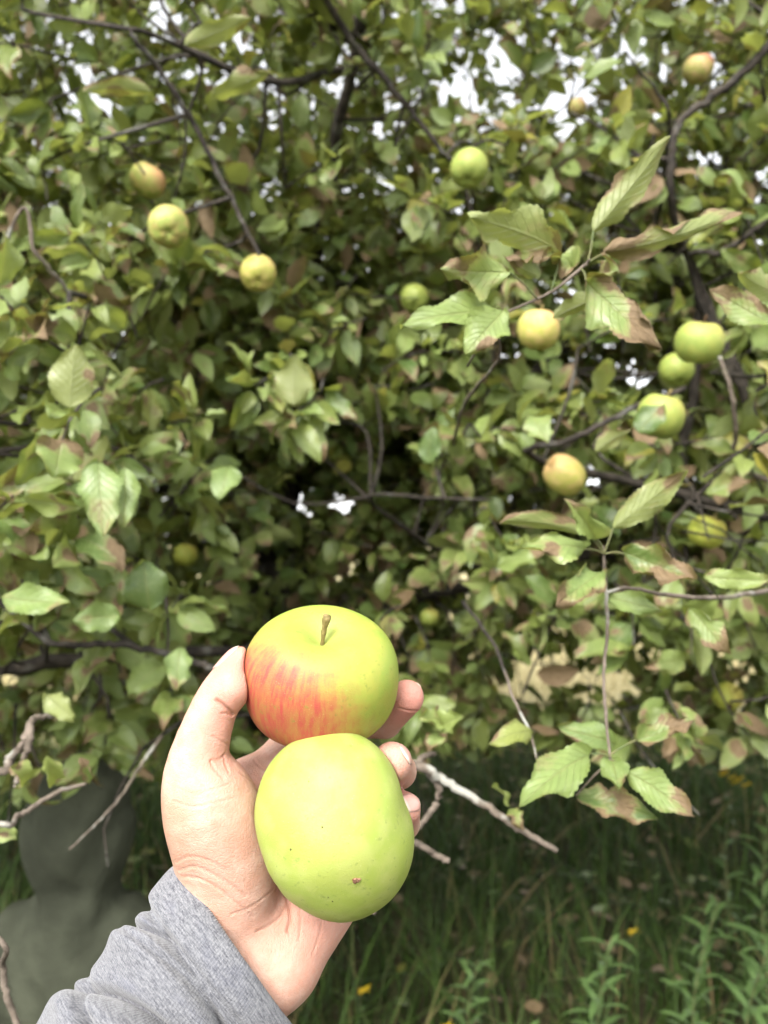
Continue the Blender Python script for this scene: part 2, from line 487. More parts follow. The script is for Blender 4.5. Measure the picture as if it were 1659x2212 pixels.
# ------------------------------------------------------------------ signed distance modelling (hand, figure)
def sd_cap(p, a, b, ra, rb, flat=None, s=1.0):
    ab = b - a
    t = np.clip(((p - a) @ ab) / max(ab @ ab, 1e-12), 0, 1)
    q = p - (a + t[:, None] * ab)
    if flat is not None:
        q = q + (q @ flat)[:, None] * flat * (s - 1)
    return np.linalg.norm(q, axis=1) - (ra + t * (rb - ra))
def smin(a, b, k):
    h = np.clip(.5 + .5 * (b - a) / k, 0, 1)
    return b + (a - b) * h - k * h * (1 - h)
def smax(a, b, k):
    return -smin(-a, -b, k)
def chain(p, pts, k=.003):
    d = None
    for (a, ra), (b, rb) in zip(pts[:-1], pts[1:]):
        e = sd_cap(p, a, b, ra, rb)
        d = e if d is None else smin(d, e, k)
    return d
def surface_nets(f, lo, hi, h):
    n = np.ceil((np.asarray(hi) - lo) / h).astype(int) + 1
    ax = [lo[i] + h * np.arange(n[i]) for i in range(3)]
    G = np.stack(np.meshgrid(*ax, indexing='ij'), -1).reshape(-1, 3)
    D = np.concatenate([f(G[i:i + 400000]) for i in range(0, len(G), 400000)]).reshape(n)
    S = D < 0
    c = n - 1
    acc = np.zeros((*c, 3)); cnt = np.zeros(c)
    def sl(dx, dy, dz, A): return A[dx:dx + c[0], dy:dy + c[1], dz:dz + c[2]]
    cor = [(i, j, k) for i in (0, 1) for j in (0, 1) for k in (0, 1)]
    for a in cor:
        for axis in range(3):
            if a[axis]: continue
            b = list(a); b[axis] = 1
            A, B = sl(*a, D), sl(*b, D)
            m = (A < 0) != (B < 0)
            t = np.where(m, A / np.where(m, A - B, 1), 0)
            for q in range(3):
                acc[..., q] += np.where(m, a[q] + (t if q == axis else 0), 0)
            cnt += m
    act = cnt > 0
    idx = -np.ones(c, int); idx[act] = np.arange(act.sum())
    cell = np.stack(np.nonzero(act), -1)
    V = lo + h * (cell + acc[act] / cnt[act][:, None])
    F = []
    for axis in range(3):
        a1, a2 = [(1, 2), (2, 0), (0, 1)][axis]
        s0 = [slice(1, -1)] * 3; s0[axis] = slice(0, -1); s1 = list(s0); s1[axis] = slice(1, None)
        A, B = S[tuple(s0)], S[tuple(s1)]
        e = np.stack(np.nonzero(A != B), -1)
        if not len(e): continue
        inside = A[tuple(e.T)]
        g = e.copy()
        for q in range(3):
            if q != axis: g[:, q] += 1
        def cid(d1, d2):
            x = g.copy(); x[:, a1] += d1; x[:, a2] += d2
            return idx[tuple(x.T)]
        q = np.stack([cid(-1, -1), cid(0, -1), cid(0, 0), cid(-1, 0)], -1)
        q[~inside] = q[~inside][:, ::-1]
        F.append(q)
    F = np.vstack(F)
    return V, F[(F >= 0).all(1)]
def grad(f, V, e=3e-4):
    g = np.stack([f(V + np.eye(3)[i] * e) - f(V - np.eye(3)[i] * e) for i in range(3)], -1)
    return g / (np.linalg.norm(g, axis=1)[:, None] + 1e-12)
def project(f, V, it=2):
    for _ in range(it):
        V = V - f(V)[:, None] * grad(f, V) * .9
    return V
def subdivide(V, F):
    nV = len(V)
    E = np.stack([F, np.roll(F, -1, 1)], -1).reshape(-1, 2)
    Es = np.sort(E, 1)
    u, inv = np.unique(Es, axis=0, return_inverse=True)
    inv = inv.reshape(F.shape)
    em = V[u].mean(1); fm = V[F].mean(1)
    e = nV + inv; c = nV + len(u) + np.arange(len(F))
    N = np.vstack([V, em, fm])
    Q = np.concatenate([np.stack([F[:, i], e[:, i], c, e[:, i - 1]], -1) for i in range(4)])
    return N, Q

# ------------------------------------------------------------------ apples
def apple_radius(n, o):
    """n: unit directions in the apple's frame (z = stem end); returns radius factor"""
    z = np.clip(n[..., 2], -1, 1); a = np.arccos(z); phi = np.arctan2(n[..., 1], n[..., 0])
    sa = np.sin(a)
    q_ = o.get('box', 2.15)
    r = (np.abs(sa) ** q_ + np.abs(z / o.get('tall', .92)) ** q_) ** (-1 / q_)
    r = r * (1 + o.get('taper', .05) * z)
    r = r * (1 - o.get('cav', .36) * np.exp(-(a / o.get('cw', .34)) ** 2) - o.get('cal', .20) * np.exp(-((math.pi - a) / .24) ** 2))
    r = r * (1 + .018 * np.cos(5 * phi + o.get('ph', 0)) * np.clip(-z + .25, 0, 1) * 1.3)
    s = o.get('seed', 0)
    r = r * (1 + o.get('lump', .018) * (np.sin(2 * phi + s) * sa + .8 * np.sin(3 * phi + 2.1 * s) * sa * z + .7 * np.cos(phi + s * 1.7) * sa * (z + .3)))
    return r
def apple_mesh(name, r, o, mat, nphi=72, na=48):
    a = np.linspace(0, math.pi, na); ph = np.linspace(0, 2 * math.pi, nphi, endpoint=False)
    A, Pp = np.meshgrid(a[1:-1], ph, indexing='ij')
    n = np.stack([np.sin(A) * np.cos(Pp), np.sin(A) * np.sin(Pp), np.cos(A)], -1).reshape(-1, 3)
    n = np.vstack([n, [0, 0, 1], [0, 0, -1]])
    V = n * (apple_radius(n, o) * r)[:, None]
    k = na - 2
    F = []
    for i in range(k - 1):
        for j in range(nphi):
            F.append((i * nphi + j, (i + 1) * nphi + j, (i + 1) * nphi + (j + 1) % nphi, i * nphi + (j + 1) % nphi))
    t, b = k * nphi, k * nphi + 1
    for j in range(nphi):
        F.append((t, j, (j + 1) % nphi))
        F.append((b, (k - 1) * nphi + (j + 1) % nphi, (k - 1) * nphi + j))
    return mesh_of(name, V, F, mat)
def frame_z(axis, hint=(0, 0, 1)):
    z = Vector(axis).normalized(); x = Vector(hint).cross(z)
    if x.length < 1e-3: x = Vector((1, 0, 0)).cross(z)
    x.normalize(); y = z.cross(x)
    return Matrix((x, y, z)).transposed()
def local_part(name, V, F, mat, parent, T=None):
    o = bpy.data.objects.new(name, mesh_of(name, V, faces_list(F, T), mat))
    return link(o, parent)
def calyx(parent, r, o, n=6):
    zb = -apple_radius(np.array([[0, 0, -1.0]]), o)[0] * r
    V, F = [(0, 0, zb + .002)], []
    for i in range(n):
        a = 2 * math.pi * i / n
        for da, rr, dz in ((-.35, .004, .0005), (.35, .004, .0005), (.0, .0085, -.004)):
            V.append((math.cos(a + da) * rr * r / .035, math.sin(a + da) * rr * r / .035, zb + dz))
        F += [(0, 3 * i + 1, 3 * i + 3), (0, 3 * i + 3, 3 * i + 2), (3 * i + 1, 3 * i + 2, 3 * i + 3)]
    return local_part('calyx', V, F, M_CALYX, parent)
def stem(parent, r, o, length, lean=(.1, .05), rad=.0012, mat=None, endr=1.7):
    z0 = apple_radius(np.array([[0, 0, 1.0]]), o)[0] * r - .002
    P = spline([(0, 0, z0), (lean[0] * length * .35, lean[1] * length * .35, z0 + length * .5), (lean[0] * length, lean[1] * length, z0 + length)], 9)
    t = np.linspace(0, 1, 9)
    V, F, T = tube(P, rad * (1 + (endr - 1) * t ** 2.5) * (1 + .12 * np.sin(t * 17)), 8)
    return local_part('stem', V, F, mat or M_STEM, parent, T)

# --- the two apples in the hand
UA_C, UA_R = cc(694, 1468, .410), .0402
uo = dict(tall=.89, taper=.05, cav=.40, cw=.40, box=2.4, seed=1.3, lump=.022, ph=.5)
tau = R(26)
ua_axis_c = np.array([.05, math.cos(tau), math.sin(tau)])
ua_rot = frame_z(M3 @ ua_axis_c, (0, 1, 0))
def to_local_dir(rot, cam_dir):
    d = np.array(rot).T @ (M3 @ np.asarray(cam_dir, float)); d = d / np.linalg.norm(d)
    return tuple(float(x) for x in d)
M_APPLE_A = mat_apple('apple_skin_blushed', (.245, .315, .048), (.325, .32, .058), (.34, .055, .045),
                      to_local_dir(ua_rot, (-.58, -.52, .62)), .06, .76, 1.0, patchy=.42)
apple_a = bpy.data.objects.new('apple', apple_mesh('apple', UA_R, uo, M_APPLE_A, 128, 90))
link(apple_a); apple_a.location = c2w(UA_C); apple_a.rotation_euler = ua_rot.to_euler()
tag(apple_a, 'large yellow green apple with red blush and upright stem, upper one in the hand', 'apple', 'apples held in the hand')
stem(apple_a, UA_R, uo, .0185, (.12, .15), .00110, endr=2.3)
calyx(apple_a, UA_R, uo)

LA_C = cc(722, 1780, .380)
LA_PX = [(690, 1583), (721, 1579), (752, 1583), (778, 1592), (811, 1614), (848, 1660), (868, 1716), (876, 1742), (892, 1783), (895, 1817), (884, 1873), (856, 1923), (820, 1954),
         (772, 1975), (738, 1978), (691, 1965), (655, 1943), (615, 1912), (600, 1881), (573, 1825), (551, 1753), (557, 1711), (579, 1655), (615, 1615), (655, 1594)]
_pp = np.array(LA_PX, float)
_ang = np.arctan2(-(_pp[:, 1] - 1780), _pp[:, 0] - 722); _rad = np.hypot(_pp[:, 0] - 722, _pp[:, 1] - 1780) / FPX * .380
_o = np.argsort(_ang); _ang, _rad = _ang[_o], _rad[_o]
_tt = np.linspace(-math.pi, math.pi, 361)
_rr = np.interp(_tt, np.concatenate([_ang - 2 * math.pi, _ang, _ang + 2 * math.pi]), np.tile(_rad, 3))
_ker = np.exp(-np.linspace(-2, 2, 17) ** 2); _ker /= _ker.sum()
_rr = np.convolve(np.concatenate([_rr[-9:-1], _rr, _rr[1:9]]), _ker, 'valid')
la_axis_c = np.array([-.25, .62, -.74]); la_axis_c /= np.linalg.norm(la_axis_c)
def la_radius(n):
    """camera-axes directions -> radius of the lower apple"""
    th = np.arctan2(n[:, 1], n[:, 0]); c = np.hypot(n[:, 0], n[:, 1]); s = n[:, 2]
    rx = np.interp(th, _tt, _rr)
    rx = .0405 + (rx - .0405) * np.clip(c, 0, 1) ** 4      # local dents stay near the outline
    rz = .0385
    r = 1 / np.sqrt((c / rx) ** 2 + (s / rz) ** 2)
    a = np.arccos(np.clip(n @ la_axis_c, -1, 1))
    r = r * (1 - .30 * np.exp(-(a / .33) ** 2) - .16 * np.exp(-((math.pi - a) / .20) ** 2) * 0)
    lum = .008 * np.sin(3 * n[:, 0] + 5 * n[:, 1] + 1) + .008 * np.sin(6 * n[:, 1] - 4 * n[:, 0] + 2 * s)
    return r * (1 + lum * np.abs(s))
M_APPLE_B = mat_apple('apple_skin_green', (.262, .325, .062), (.315, .352, .095), (.35, .30, .07), (-.85, .1, .2), .72, 1.15, .5)
_a = np.linspace(0, math.pi, 90)[1:-1]; _ph = np.linspace(0, 2 * math.pi, 128, endpoint=False)
A_, P_ = np.meshgrid(_a, _ph, indexing='ij')
_n = np.stack([np.sin(A_) * np.cos(P_), np.sin(A_) * np.sin(P_), np.cos(A_)], -1).reshape(-1, 3)
_n = np.vstack([_n, [0, 0, 1], [0, 0, -1]])
_F = [(i * 128 + j, (i + 1) * 128 + j, (i + 1) * 128 + (j + 1) % 128, i * 128 + (j + 1) % 128) for i in range(87) for j in range(128)]
_F += [(88 * 128, j, (j + 1) % 128) for j in range(128)] + [(88 * 128 + 1, 87 * 128 + (j + 1) % 128, 87 * 128 + j) for j in range(128)]
apple_b = bpy.data.objects.new('apple', mesh_of('apple', _n * la_radius(_n)[:, None], _F, M_APPLE_B))
link(apple_b); apple_b.location = c2w(LA_C); apple_b.rotation_euler = Matrix(M3.tolist()).to_euler()
tag(apple_b, 'plain yellow green apple with a small brown scar, lower one resting in the palm', 'apple', 'apples held in the hand')
def disc_on(radius_fn, c_dir, half_w, half_h, lift, n=14):
    """small raised patch sitting on a star-shaped body; c_dir in the body's own axes"""
    c_dir = np.array(c_dir, float); c_dir /= np.linalg.norm(c_dir)
    x = np.cross((0, 1, 0), c_dir); x /= np.linalg.norm(x); y = np.cross(c_dir, x)
    V = [c_dir]; hs = [lift]
    for k, (rr, hh) in enumerate(((.5, lift * .5), (.85, lift * .9), (1.0, -.0004))):
        for i in range(n):
            t = 2 * math.pi * i / n; w = 1 + .16 * math.sin(3 * t + 1) + .1 * math.sin(5 * t)
            V.append(c_dir + (x * math.cos(t) * half_w + y * math.sin(t) * half_h) * rr * w); hs.append(hh * (1 + .4 * math.sin(i * 2.7)))
    V = np.array(V); V /= np.linalg.norm(V, axis=1)[:, None]
    P = V * (radius_fn(V) + np.array(hs))[:, None]
    F = [(0, 1 + i, 1 + (i + 1) % n) for i in range(n)]
    for k in range(2):
        F += [(1 + k * n + i, 1 + (k + 1) * n + i, 1 + (k + 1) * n + (i + 1) % n, 1 + k * n + (i + 1) % n) for i in range(n)]
    return P, F
def la_dir(u, v):
    d = cc(u, v, 1.0); d = d / np.linalg.norm(d); t = .30
    for _ in range(60):
        q = t * d - LA_C; l = np.linalg.norm(q)
        t += .7 * (l - la_radius((q / l)[None])[0])
    return t * d - LA_C
P, F = disc_on(la_radius, la_dir(769, 1901), .052, .034, .0009)
local_part('scar', P, F, M_SCAR, apple_b)
for (u, v, sz) in ((696, 1787, .011), (628, 1835, .012), (667, 1688, .007), (718, 1947, .008), (709, 1938, .006)):
    P, F = disc_on(la_radius, la_dir(u, v), sz, sz * 1.2, .0002)
    local_part('spot', P, F, M_CALYX, apple_b)
P, F = disc_on(la_radius, la_axis_c, .10, .10, .0006)
_zst = la_axis_c * (la_radius(la_axis_c[None])[0] - .002)
V, F, T = tube(spline([_zst, _zst + la_axis_c * .008, _zst + la_axis_c * .014 + np.array([.002, 0, 0])], 7), np.full(7, .0013), 8)
local_part('stem', V, F, M_STEM, apple_b, T)

def sdf_ua(p):       # camera-axes points
    q = (p - UA_C) @ (np.array(ua_rot).T @ M3).T
    d = np.linalg.norm(q, axis=1) + 1e-9
    return (d - apple_radius(q / d[:, None], uo) * UA_R) * .95
def sdf_la(p):
    q = p - LA_C
    d = np.linalg.norm(q, axis=1) + 1e-9
    return (d - la_radius(q / d[:, None])) * .95

# ------------------------------------------------------------------ the person holding the apples: left hand and forearm
mm = .001
def J(u, v, d, r): return (cc(u, v, d), r * mm)
ARM_AX = np.array([-.66 * .90, -.75 * .90, .43]); ARM_AX /= np.linalg.norm(ARM_AX)     # towards the elbow, camera axes
THUMB = [J(428, 1652, .387, 15.2), J(460, 1537, .390, 11.4), J(494, 1477, .3945, 10.4), J(518, 1424, .399, 6.6)]
THENAR = [J(428, 1652, .387, 15.2), J(452, 1735, .388, 23.0), J(486, 1835, .394, 25.5), J(500, 1935, .395, 23)]
INDEX = [J(530, 1706, .428, 12.0), J(618, 1618, .447, 10.6), J(700, 1562, .461, 9.8), J(832, 1560, .447, 9.0), J(879, 1506, .430, 9.6)]
MIDDLE = [J(600, 1775, .440, 12), J(795, 1700, .466, 9.8), J(862, 1666, .430, 9.3), J(846, 1643, .402, 9.6)]
RING = [J(625, 1850, .440, 12), J(800, 1800, .463, 9.4), J(872, 1778, .433, 8.8), J(873, 1747, .407, 8.8)]
PINKY = [J(650, 1925, .435, 11), J(785, 1915, .450, 8.5), J(845, 1880, .432, 7.8), J(846, 1852, .412, 7.4)]
WR, WU, WM = J(452, 1952, .396, 20), J(583, 2088, .396, 20), J(515, 2020, .400, 19)
HYP = [J(702, 1930, .421, 20.5), J(612, 2056, .402, 21.5)]
def fine(L, n):
    Q = spline(np.array([[*c, r] for c, r in L]), n)
    return [(q[:3], q[3]) for q in Q]
RAY = fine(THUMB[::-1] + THENAR[1:], 22)
def hand_sdf(p):
    palm = chain(p, RAY, .002)
    for k, F_ in enumerate((INDEX, MIDDLE, RING, PINKY)):
        palm = smin(palm, sd_cap(p, WM[0], F_[0][0], 17 * mm, F_[0][1] * 1.15), .010)
    palm = smin(palm, sd_cap(p, INDEX[0][0], PINKY[0][0], 12.5 * mm, 12 * mm), .010)
    palm = smin(palm, sd_cap(p, J(470, 1760, .405, 1)[0], INDEX[0][0], 15 * mm, 11 * mm), .010)
    palm = smin(palm, chain(p, HYP), .009)
    for a in (WR, WU, WM):
        palm = smin(palm, sd_cap(p, a[0], a[0] + ARM_AX * .10, a[1], .0125), .012)
    palm = smin(palm, sd_cap(p, WR[0], WU[0], .019, .019), .010)
    d = palm
    # ball of the thumb tip, flatter on the nail side
    for F_, kk in ((INDEX, .008), (MIDDLE, .006), (RING, .006), (PINKY, .006)):
        d = smin(d, chain(p, F_, .0025), kk)
    # finger pads and joint swellings
    for (u, v, dd, r) in ((505, 1487, .389, 8.8), (852, 1652, .396, 7.5)):
        d = smin(d, np.linalg.norm(p - cc(u, v, dd), axis=1) - r * mm, .006)
    d = smax(d, -(sdf_ua(p) - .0002), .0018)
    d = smax(d, -(sdf_la(p) - .0002), .0018)
    return d
allj = np.array([j[0] for L in (THUMB, THENAR, INDEX, MIDDLE, RING, PINKY, HYP, [WR, WU, WM]) for j in L])
lo = np.minimum(allj.min(0) - .032, (WU[0] + ARM_AX * .10) - .03); hi = allj.max(0) + .034
hi = np.maximum(hi, (WR[0] + ARM_AX * .1) + .03)
HV, HF = surface_nets(hand_sdf, lo, hi, .0030)
HV = project(hand_sdf, HV, 2)
HV, HF = subdivide(HV, HF)
HV = project(hand_sdf, HV, 1)
HV, HF = subdivide(HV, HF)
def relax(V, F, it):
    for _ in range(it):
        acc = np.zeros_like(V); cnt = np.zeros(len(V))
        fm = V[F].mean(1)
        for k in range(4):
            np.add.at(acc, F[:, k], fm); np.add.at(cnt, F[:, k], 1)
        V = .4 * V + .6 * acc / np.maximum(cnt, 1)[:, None]
    return V
HV = relax(HV, HF, 2)
# creases: polylines drawn on the skin where the photo shows folds (view pixels), pressed into the surface
bvh = BVHTree.FromPolygons([Vector(v) for v in HV], [tuple(int(i) for i in f) for f in HF])
def on_skin(u, v, org=(0, 0, 0)):
    d = cc(u, v, 1.0); d = d / np.linalg.norm(d)
    hit = bvh.ray_cast(Vector(org), Vector(d), 1.0)
    return None if hit[0] is None else np.array(hit[0])
CREASES = [
    ([(468, 1513), (480, 1522), (492, 1532), (506, 1543)], .9, 1.0),
    ([(478, 1541), (490, 1541), (503, 1546)], .6, .5),
    ([(458, 1590), (472, 1598), (488, 1606), (498, 1610)], .6, .35),
    ([(487, 1627), (478, 1637), (468, 1642), (455, 1643)], .7, .35),
    ([(483, 1632), (487, 1650), (494, 1668)], .8, .4),
    ([(455, 1645), (462, 1660), (474, 1674), (484, 1682)], .7, .4),
    ([(612, 1918), (618, 1935), (624, 1955), (628, 1985), (622, 2010)], 1.1, .8),
    ([(624, 1950), (612, 1968), (600, 1985), (580, 2000), (555, 2012)], .8, .45),
    ([(640, 1930), (648, 1960), (650, 1990), (646, 2030)], .7, .4),
    ([(690, 1960), (694, 1990), (690, 2020), (676, 2060)], .7, .3),
    ([(385, 1880), (420, 1872), (455, 1885), (500, 1912), (530, 1935)], .8, .4),
    ([(380, 1862), (410, 1850), (450, 1858), (490, 1880)], .7, .3),
    ([(392, 1893), (430, 1898), (470, 1918), (505, 1945), (545, 1980)], .8, .4),
    ([(500, 1975), (540, 1960), (575, 1935), (600, 1915)], .7, .3),
    ([(380, 1700), (420, 1715), (460, 1705), (505, 1690)], .6, .25),
    ([(375, 1730), (415, 1742), (460, 1735), (510, 1722)], .6, .25),
    ([(420, 1680), (440, 1700), (455, 1730), (460, 1760)], .5, .2),
    ([(862, 1530), (880, 1535), (900, 1536)], .8, .7),
    ([(520, 1670), (545, 1690), (560, 1720), (565, 1745)], .8, .4),
    ([(548, 1640), (560, 1655), (578, 1668)], .7, .4),
]
crease = np.zeros(len(HV))
disp = np.zeros(len(HV))
for pts, wmm, dep in CREASES:
    q = spline(np.array(pts, float), 40)
    P3 = [on_skin(u, v) for u, v in q]
    P3 = np.array([x for x in P3 if x is not None])
    if len(P3) < 3: continue
    lo_, hi_ = P3.min(0) - .006, P3.max(0) + .006
    near = np.nonzero(((HV > lo_) & (HV < hi_)).all(1))[0]
    if not len(near): continue
    dm = np.min(np.linalg.norm(HV[near][:, None] - P3[None], axis=2), axis=1)
    g = np.exp(-(dm / (wmm * mm)) ** 2)
    wide = np.exp(-(dm / (3.2 * wmm * mm)) ** 2)
    disp[near] += -.0011 * dep * g + .00042 * dep * (wide - g)
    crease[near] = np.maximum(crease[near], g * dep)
fn = np.cross(HV[HF[:, 2]] - HV[HF[:, 0]], HV[HF[:, 3]] - HV[HF[:, 1]])
HN = np.zeros_like(HV)
for k in range(4): np.add.at(HN, HF[:, k], fn)
HN /= np.linalg.norm(HN, axis=1)[:, None] + 1e-15
HV = HV + HN * disp[:, None]
def blob(c, r): return np.exp(-(np.linalg.norm(HV - c, axis=1) / r) ** 2)
red = np.clip(1.0 * blob(INDEX[-1][0], .016) + .75 * blob(MIDDLE[-1][0], .014) + .75 * blob(RING[-1][0], .015) + .6 * blob(THUMB[-1][0], .020)
              + .25 * blob(THUMB[1][0], .018) + .28 * blob(cc(490, 1545, .385), .014) + .30 * blob(cc(520, 1690, .41), .03) + .3 * blob(cc(705, 2000, .40), .035) + .25 * blob(cc(480, 1650, .38), .014), 0, 1)
uu, vv_, _d = U0 - HV[:, 0] / HV[:, 2] * FPX, V0 + HV[:, 1] / HV[:, 2] * FPX, -HV[:, 2]
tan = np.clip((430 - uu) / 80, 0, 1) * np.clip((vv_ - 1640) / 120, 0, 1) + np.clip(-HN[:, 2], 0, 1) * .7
arm_root = empty('person', c2w(WM[0]))
tag(arm_root, 'left hand and forearm in a grey sleeve, palm up, holding two apples', 'person')
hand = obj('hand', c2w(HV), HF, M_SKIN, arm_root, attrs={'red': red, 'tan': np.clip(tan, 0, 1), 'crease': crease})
# nails
bvh = BVHTree.FromPolygons([Vector(v) for v in HV], [tuple(int(i) for i in f) for f in HF])
def nail(center, axis, normal, w, l):
    ax = np.array(axis, float); ax /= np.linalg.norm(ax)
    nn = np.array(normal, float); nn -= ax * (nn @ ax); nn /= np.linalg.norm(nn)
    sx = np.cross(ax, nn)
    nu, nv = 11, 13
    V, lc = [], []
    for j in range(nv):
        t = j / (nv - 1)
        half = w / 2 * (1 - .30 * max(0, (.25 - t) / .25) ** 2 - .42 * max(0, (t - .80) / .20) ** 2.2)
        for i in range(nu):
            s = -1 + 2 * i / (nu - 1)
            yy = (t - .5) * l - (.0011 * s * s if t > .5 else -.0012 * s * s * (1 - 2 * t))
            o = center + ax * yy + sx * half * s * .92 + nn * .02
            h = bvh.ray_cast(Vector(o), Vector(-nn), .04)
            base = np.array(h[0]) if h[0] is not None else center + ax * yy + sx * half * s
            V.append(base + nn * (.00045 * (1 - s * s) - .0001 + .0003 * t)); lc.append((s, t, 0))
    V = np.array(V).reshape(nv, nu, 3)
    for _ in range(2):
        V[1:-1] = (V[:-2] + 2 * V[1:-1] + V[2:]) / 4
    F = [(j * nu + i, j * nu + i + 1, (j + 1) * nu + i + 1, (j + 1) * nu + i) for j in range(nv - 1) for i in range(nu - 1)]
    o = obj('nail', c2w(V.reshape(-1, 3)), np.array(F), M_NAIL, arm_root, attrs={'lc': np.array(lc)})
    md = o.modifiers.new('thickness', 'SOLIDIFY'); md.thickness = .0005; md.offset = 0
    return o
tax = THUMB[-1][0] - THUMB[1][0]
nail(cc(505, 1428, .399), tax, (-.80, .35, .22), .0125, .0160)
nail(cc(858, 1636, .404), (-.62, -.12, .75), (.62, .42, .62), .0120, .0125)
nail(cc(880, 1738, .404), (-.45, .25, .80), (.80, .45, .25), .0105, .0115)
nail(cc(895, 1490, .438), INDEX[-1][0] - INDEX[-2][0], (.35, .30, -.9), .0105, .0120)

# sleeve: a knitted tube with hem and bunched folds, running back past the elbow to the shoulder
def sleeve():
    c0_ = cc(503, 2044, .389)
    elbow = c0_ + ARM_AX * .27; shoulder = np.array([-.27, -.24, .10])
    ctrl = np.array([c0_, c0_ + ARM_AX * .07, c0_ + ARM_AX * .14, elbow, (elbow + shoulder) / 2 + np.array([-.02, -.03, 0]), shoulder])
    ns, nt = 330, 150
    big = spline(ctrl, 400)
    L = np.concatenate([[0], np.cumsum(np.linalg.norm(np.diff(big, axis=0), axis=1))])
    sdist = np.concatenate([np.linspace(0, .17, 250), np.linspace(.17, L[-1], 81)[1:]])
    ns = len(sdist)
    P = np.stack([np.interp(sdist, L, big[:, k]) for k in range(3)], -1)
    T = np.gradient(P, axis=0); T /= np.linalg.norm(T, axis=1)[:, None]
    major0 = np.array([.70, -.714, 0.0])
    th = np.linspace(0, 2 * math.pi, nt, endpoint=False)
    V = np.zeros((ns, nt, 3)); fab = np.zeros((ns, nt, 3))
    for i in range(ns):
        s = sdist[i]; t = T[i]
        a = major0 - t * (major0 @ t); a /= np.linalg.norm(a)
        b = np.cross(a, t)
        if b[2] < 0 and s < .3: b = -b
        ra = .0470 + .006 * min(s / .12, 1) + .012 * min(max(s - .15, 0) / .3, 1)
        rb = .0310 + .010 * min(s / .12, 1) + .016 * min(max(s - .15, 0) / .3, 1)
        f = np.zeros(nt)
        hem = .0165
        f += .0022 * np.exp(-((s - hem * .5) / (hem * .55)) ** 4)             # doubled hem band
        f -= .0042 * np.exp(-((s - hem - .0020) / .0020) ** 2)                   # stitched groove
        if s > hem:
            env = min((s - hem) / .006, 1) * (1 if s < .2 else .6)
            for (sc, wd, am, ph, sk) in ((.026, .0050, .0050, 2.6, .006), (.041, .0065, .0042, .6, -.010), (.056, .0070, .0055, 2.2, .012), (.076, .0085, .0058, 1.2, -.012),
                                         (.098, .011, .0046, 2.6, .015), (.124, .013, .0046, .9, -.015), (.152, .014, .0045, 2.2, .016), (.19, .016, .006, 1.0, .02), (.24, .02, .006, 2.5, -.02), (.31, .025, .005, .5, .02)):
                pos = sc + sk * np.sin(th - ph) + .004 * np.sin(2 * th + ph * 3)
                amp = am * (.62 + .38 * np.cos(th - ph)) * (.75 + 1.5 * np.clip(np.sin(th), 0, 1))
                x = (s - pos) / wd
                x = np.where(x < 0, x * 1.3, x * .85)
                f += env * amp * np.exp(-np.abs(x) ** 2.0) - env * amp * 1.15 * np.exp(-((x + 1.45) / .36) ** 2)
            f += env * .0022 * np.sin(3 * th + 30 * s) + .0012 * env * np.sin(5 * th - 55 * s + 1)
        wav = .0016 * math.exp(-s / .012) * np.sin(2 * th + .7) + .001 * math.exp(-s / .01) * np.sin(5 * th)
        slant = (.010 * np.cos(th)) * math.exp(-s / .05)
        V[i] = P[i] + ((ra + f + wav) * np.cos(th))[:, None] * a + ((rb + f + wav) * np.sin(th))[:, None] * b + slant[:, None] * t
        if i: arc = arc + np.linalg.norm(V[i] - V[i - 1], axis=1).mean()
        else: arc = np.zeros(nt)
        fab[i] = np.stack([th * .042, arc, np.zeros(nt)], -1)
    # inner turn of the cuff so that the opening has thickness
    inner = []
    for k, (dr, ds) in enumerate(((.0012, -.0012), (.0026, .0), (.0036, .004), (.0044, .008), (.0050, .012))):
        i = int(np.searchsorted(sdist, max(ds, 0)))
        ctr = V[i].mean(0); rad = V[i] - ctr
        q = V[i] - rad / np.linalg.norm(rad, axis=1)[:, None] * dr
        if ds < 0: q = q - T[0] * .0012
        inner.append(q)
    VV = np.concatenate([np.array(inner[::-1]), V])
    ff = np.concatenate([np.repeat(fab[:1], 5, 0), fab])
    n_ = len(VV)
    i, j = np.meshgrid(np.arange(n_ - 1), np.arange(nt), indexing='ij')
    F = np.stack([i * nt + j, (i + 1) * nt + j, (i + 1) * nt + (j + 1) % nt, i * nt + (j + 1) % nt], -1).reshape(-1, 4)
    return VV, ff, F, nt, n_
SV, SF_, SQ, nt, n_ = sleeve()
ncut = 5 + int(250 * .0165 / .17)            # rows belonging to the hem
cuffV, cuffF = SV[:ncut + 1].reshape(-1, 3), SQ[:ncut * nt]
slV, slF = SV[ncut:].reshape(-1, 3), SQ[ncut * nt:] - ncut * nt
slvV = np.vstack([slV, SV[-1].mean(0)])
endF = [(int((n_ - 1 - ncut) * nt + (j + 1) % nt), int((n_ - 1 - ncut) * nt + j), len(slV)) for j in range(nt)]
fabv = np.vstack([SF_[ncut:].reshape(-1, 3), [0, 0, 0]])
slo = obj('sleeve', c2w(slvV), faces_list(slF) + endF, M_FAB, arm_root, attrs={'fab': fabv})
slo['label'] = 'heather grey knitted sleeve bunched in folds'
obj('cuff', c2w(cuffV), cuffF, M_FAB, slo, attrs={'fab': SF_[:ncut + 1].reshape(-1, 3)})

